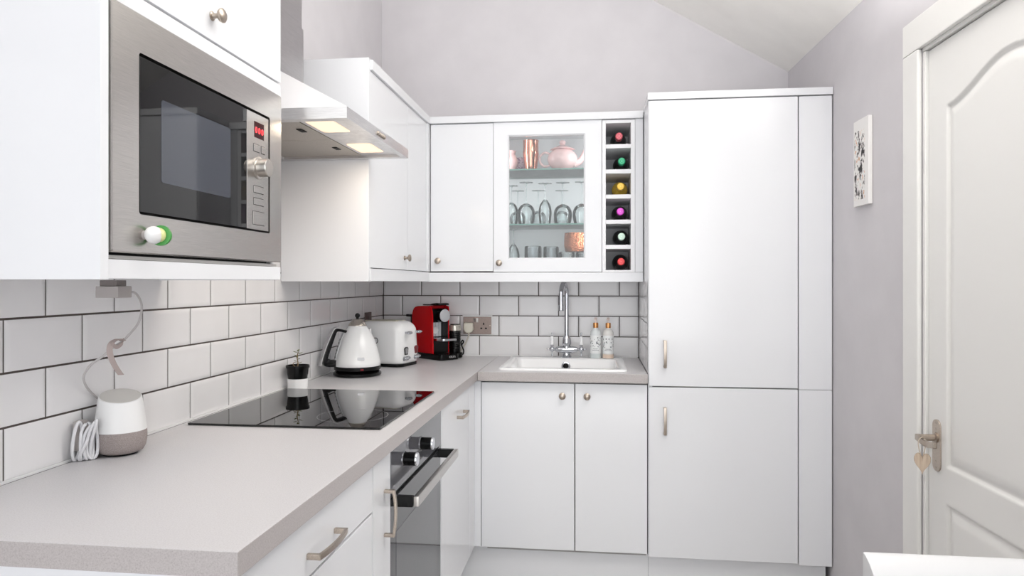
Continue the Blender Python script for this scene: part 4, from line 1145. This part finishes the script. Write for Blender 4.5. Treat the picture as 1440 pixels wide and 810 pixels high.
# ---------------------------------------------------------------- wine bottles
DARKGL = mat('dark_bottle_glass', (14, 14, 13), .05)
def bottle(k, dx, capcol, label, body=None, dz=0):
    x, z = 1.2025+dx, HB[k]+.0383
    u = thing('wine_bottle', label, 'bottle', (x, -.16, HB[k]), 0, 'wine bottles lying in the wine rack')
    b = BM(); lathe(b, [(0, .004), (.018, .001), (.034, 0), (.0372, .004), (.0375, .012), (.0375, .165), (.0355, .182), (.027, .205), (.018, .224), (.0150, .240), (.0145, .262), (0, .262)], (x, -.016, z), 40, AX_NY, cap=False)
    part('bottle_glass', b, body or DARKGL, u, smooth=60)
    b = BM(); lathe(b, [(.0153, .238), (.0153, .278), (.0165, .280), (.0168, .288), (.0160, .2935), (.0125, .295), (0, .295)], (x, -.016, z), 28, AX_NY, cap=False)
    cp = part('foil_cap', b, mat('foil_'+label.split()[3], capcol, .3, .25), u, smooth=40)
    b = BM(); lathe(b, [(.0085, .2951), (.0085, .2957), (.0105, .2957), (.0105, .2951)], (x, -.016, z), 24, AX_NY, cap=False); lathe(b, [(0, .2956), (.004, .2956)], (x, -.016, z), 12, AX_NY, cap=False)
    part('cap_emblem', b, mat('emblem_'+label.split()[3], tuple(min(255, int(c*.75+70)) for c in capcol), .4), cp)
bottle(5, .004, (206, 92, 104), 'dark bottle with rosy foil cap in the top hole of the wine rack')
bottle(4, .016, (46, 168, 118), 'dark bottle with emerald foil cap in the wine rack, above the white wine')
bottle(3, .011, (240, 196, 74), 'golden bottle with yellow cap in the wine rack', mat('white_wine_glass', (214, 178, 64), .06))
bottle(2, .010, (222, 78, 206), 'dark bottle with magenta foil cap in the wine rack, below the white wine')
bottle(1, .015, (206, 232, 214), 'dark bottle with mint foil cap in the wine rack')
bottle(0, .013, (232, 66, 70), 'dark bottle with scarlet foil cap in the bottom hole of the wine rack')

# ---------------------------------------------------------------- white chair in the foreground
chx, chy = 1.44, -2.58
u = thing('dining_chair', 'white padded chair, top of its rounded backrest in the foreground by the door', 'chair', (1.485+.225, -2.62, 0))
x0, x1, yb = 1.4853, 1.93, -2.4775
b = BM()
prof = [(0, .50), (0, .9), (-.004, .9005), (-.012, .899), (-.026, .893), (-.042, .882), (-.056, .866), (-.066, .846), (-.072, .82), (-.075, .78), (-.078, .50)]
prism(b, [(y+yb, z) for y, z in prof], x0, x1, MX, .003); part('backrest', b, LEATHER, u, smooth=40)
b = BM(); box(b, x0, x1, yb-.47, yb-.082, .42, .485, .02, 3); part('seat', b, LEATHER, u)
b = BM(); box(b, x0+.01, x1-.01, yb-.46, yb-.002, .395, .4195, .003); part('seat_frame', b, DARKW, u)
b = BM(); 
for xa in (x0+.03, x1-.03): box(b, xa-.012, xa+.012, yb-.06, yb-.03, .4196, .499)
part('back_bracket', b, DARKW, u)
for xa in (x0+.035, x1-.035):
    for ya in (yb-.035, yb-.43):
        b = BM(); t = bmesh.new()
        lo = [t.verts.new((xa+dx*.013, ya+dy*.013, 0)) for dx, dy in ((-1, -1), (1, -1), (1, 1), (-1, 1))]
        hi = [t.verts.new((xa+dx*.02, ya+dy*.02, .3945)) for dx, dy in ((-1, -1), (1, -1), (1, 1), (-1, 1))]
        t.faces.new(lo); t.faces.new(hi)
        for k in range(4): t.faces.new((lo[k], lo[(k+1) % 4], hi[(k+1) % 4], hi[k]))
        bmesh.ops.recalc_face_normals(t, faces=t.faces[:]); merge(b, t)
        part('leg', b, DARKW, u)

# ================================================================ LIGHT AND CAMERA
w = bpy.data.worlds.new('daylight'); SC.world = w; w.use_nodes = True
bg = w.node_tree.nodes['Background']; bg.inputs['Color'].default_value = (.95, .98, 1, 1); bg.inputs['Strength'].default_value = .74
def area(name, loc, target, sx, sy, power, col=(1, 1, 1)):
    l = bpy.data.lights.new(name, 'AREA'); l.shape = 'RECTANGLE'; l.size = sx; l.size_y = sy; l.energy = power; l.color = col
    o = bpy.data.objects.new(name, l); COL.objects.link(o); o.location = loc
    o.rotation_euler = (Vector(target)-Vector(loc)).to_track_quat('-Z', 'Y').to_euler()
    return o
sun = bpy.data.lights.new('window_daylight', 'SUN'); sun.energy = 1.25; sun.angle = R(55); sun.color = (.975, .987, 1)
so = bpy.data.objects.new('window_daylight', sun); COL.objects.link(so); so.location = (1, -6, 3)
so.rotation_euler = Vector((-.1, 1, -.03)).to_track_quat('-Z', 'Y').to_euler()
area('bounce_light', (1.34, -2.05, 2.12), (1.36, -2.03, 3.4), .9, 1.4, 35, (1, .995, .985))
for y in (-1.676, -1.362):
    area('hood_lamp', (.365, y, 1.716), (.365, y, 0), .06, .12, .5, (1, .86, .7))
for lx, tx2 in ((.650, .85), (1.100, .9)): area('cabinet_fill_light', (lx, -.285, 1.68), (tx2, -.05, 1.66), .02, .56, .55, (1, .995, .99))  # added fill strips, unseen behind the door frame, to brighten the glass cupboard
cam = bpy.data.cameras.new('camera'); co = bpy.data.objects.new('camera', cam); COL.objects.link(co)
co.location = C0; co.rotation_euler = (R(90), 0, YAW)
cam.sensor_width = 36; cam.lens = F/1440*36; cam.shift_y = -8.28/1440; cam.clip_start = .05
SC.camera = co
SC.view_settings.view_transform = 'Standard'; SC.view_settings.look = 'None'
SC.view_settings.exposure = .22
SC.cycles.transparent_max_bounces = 48
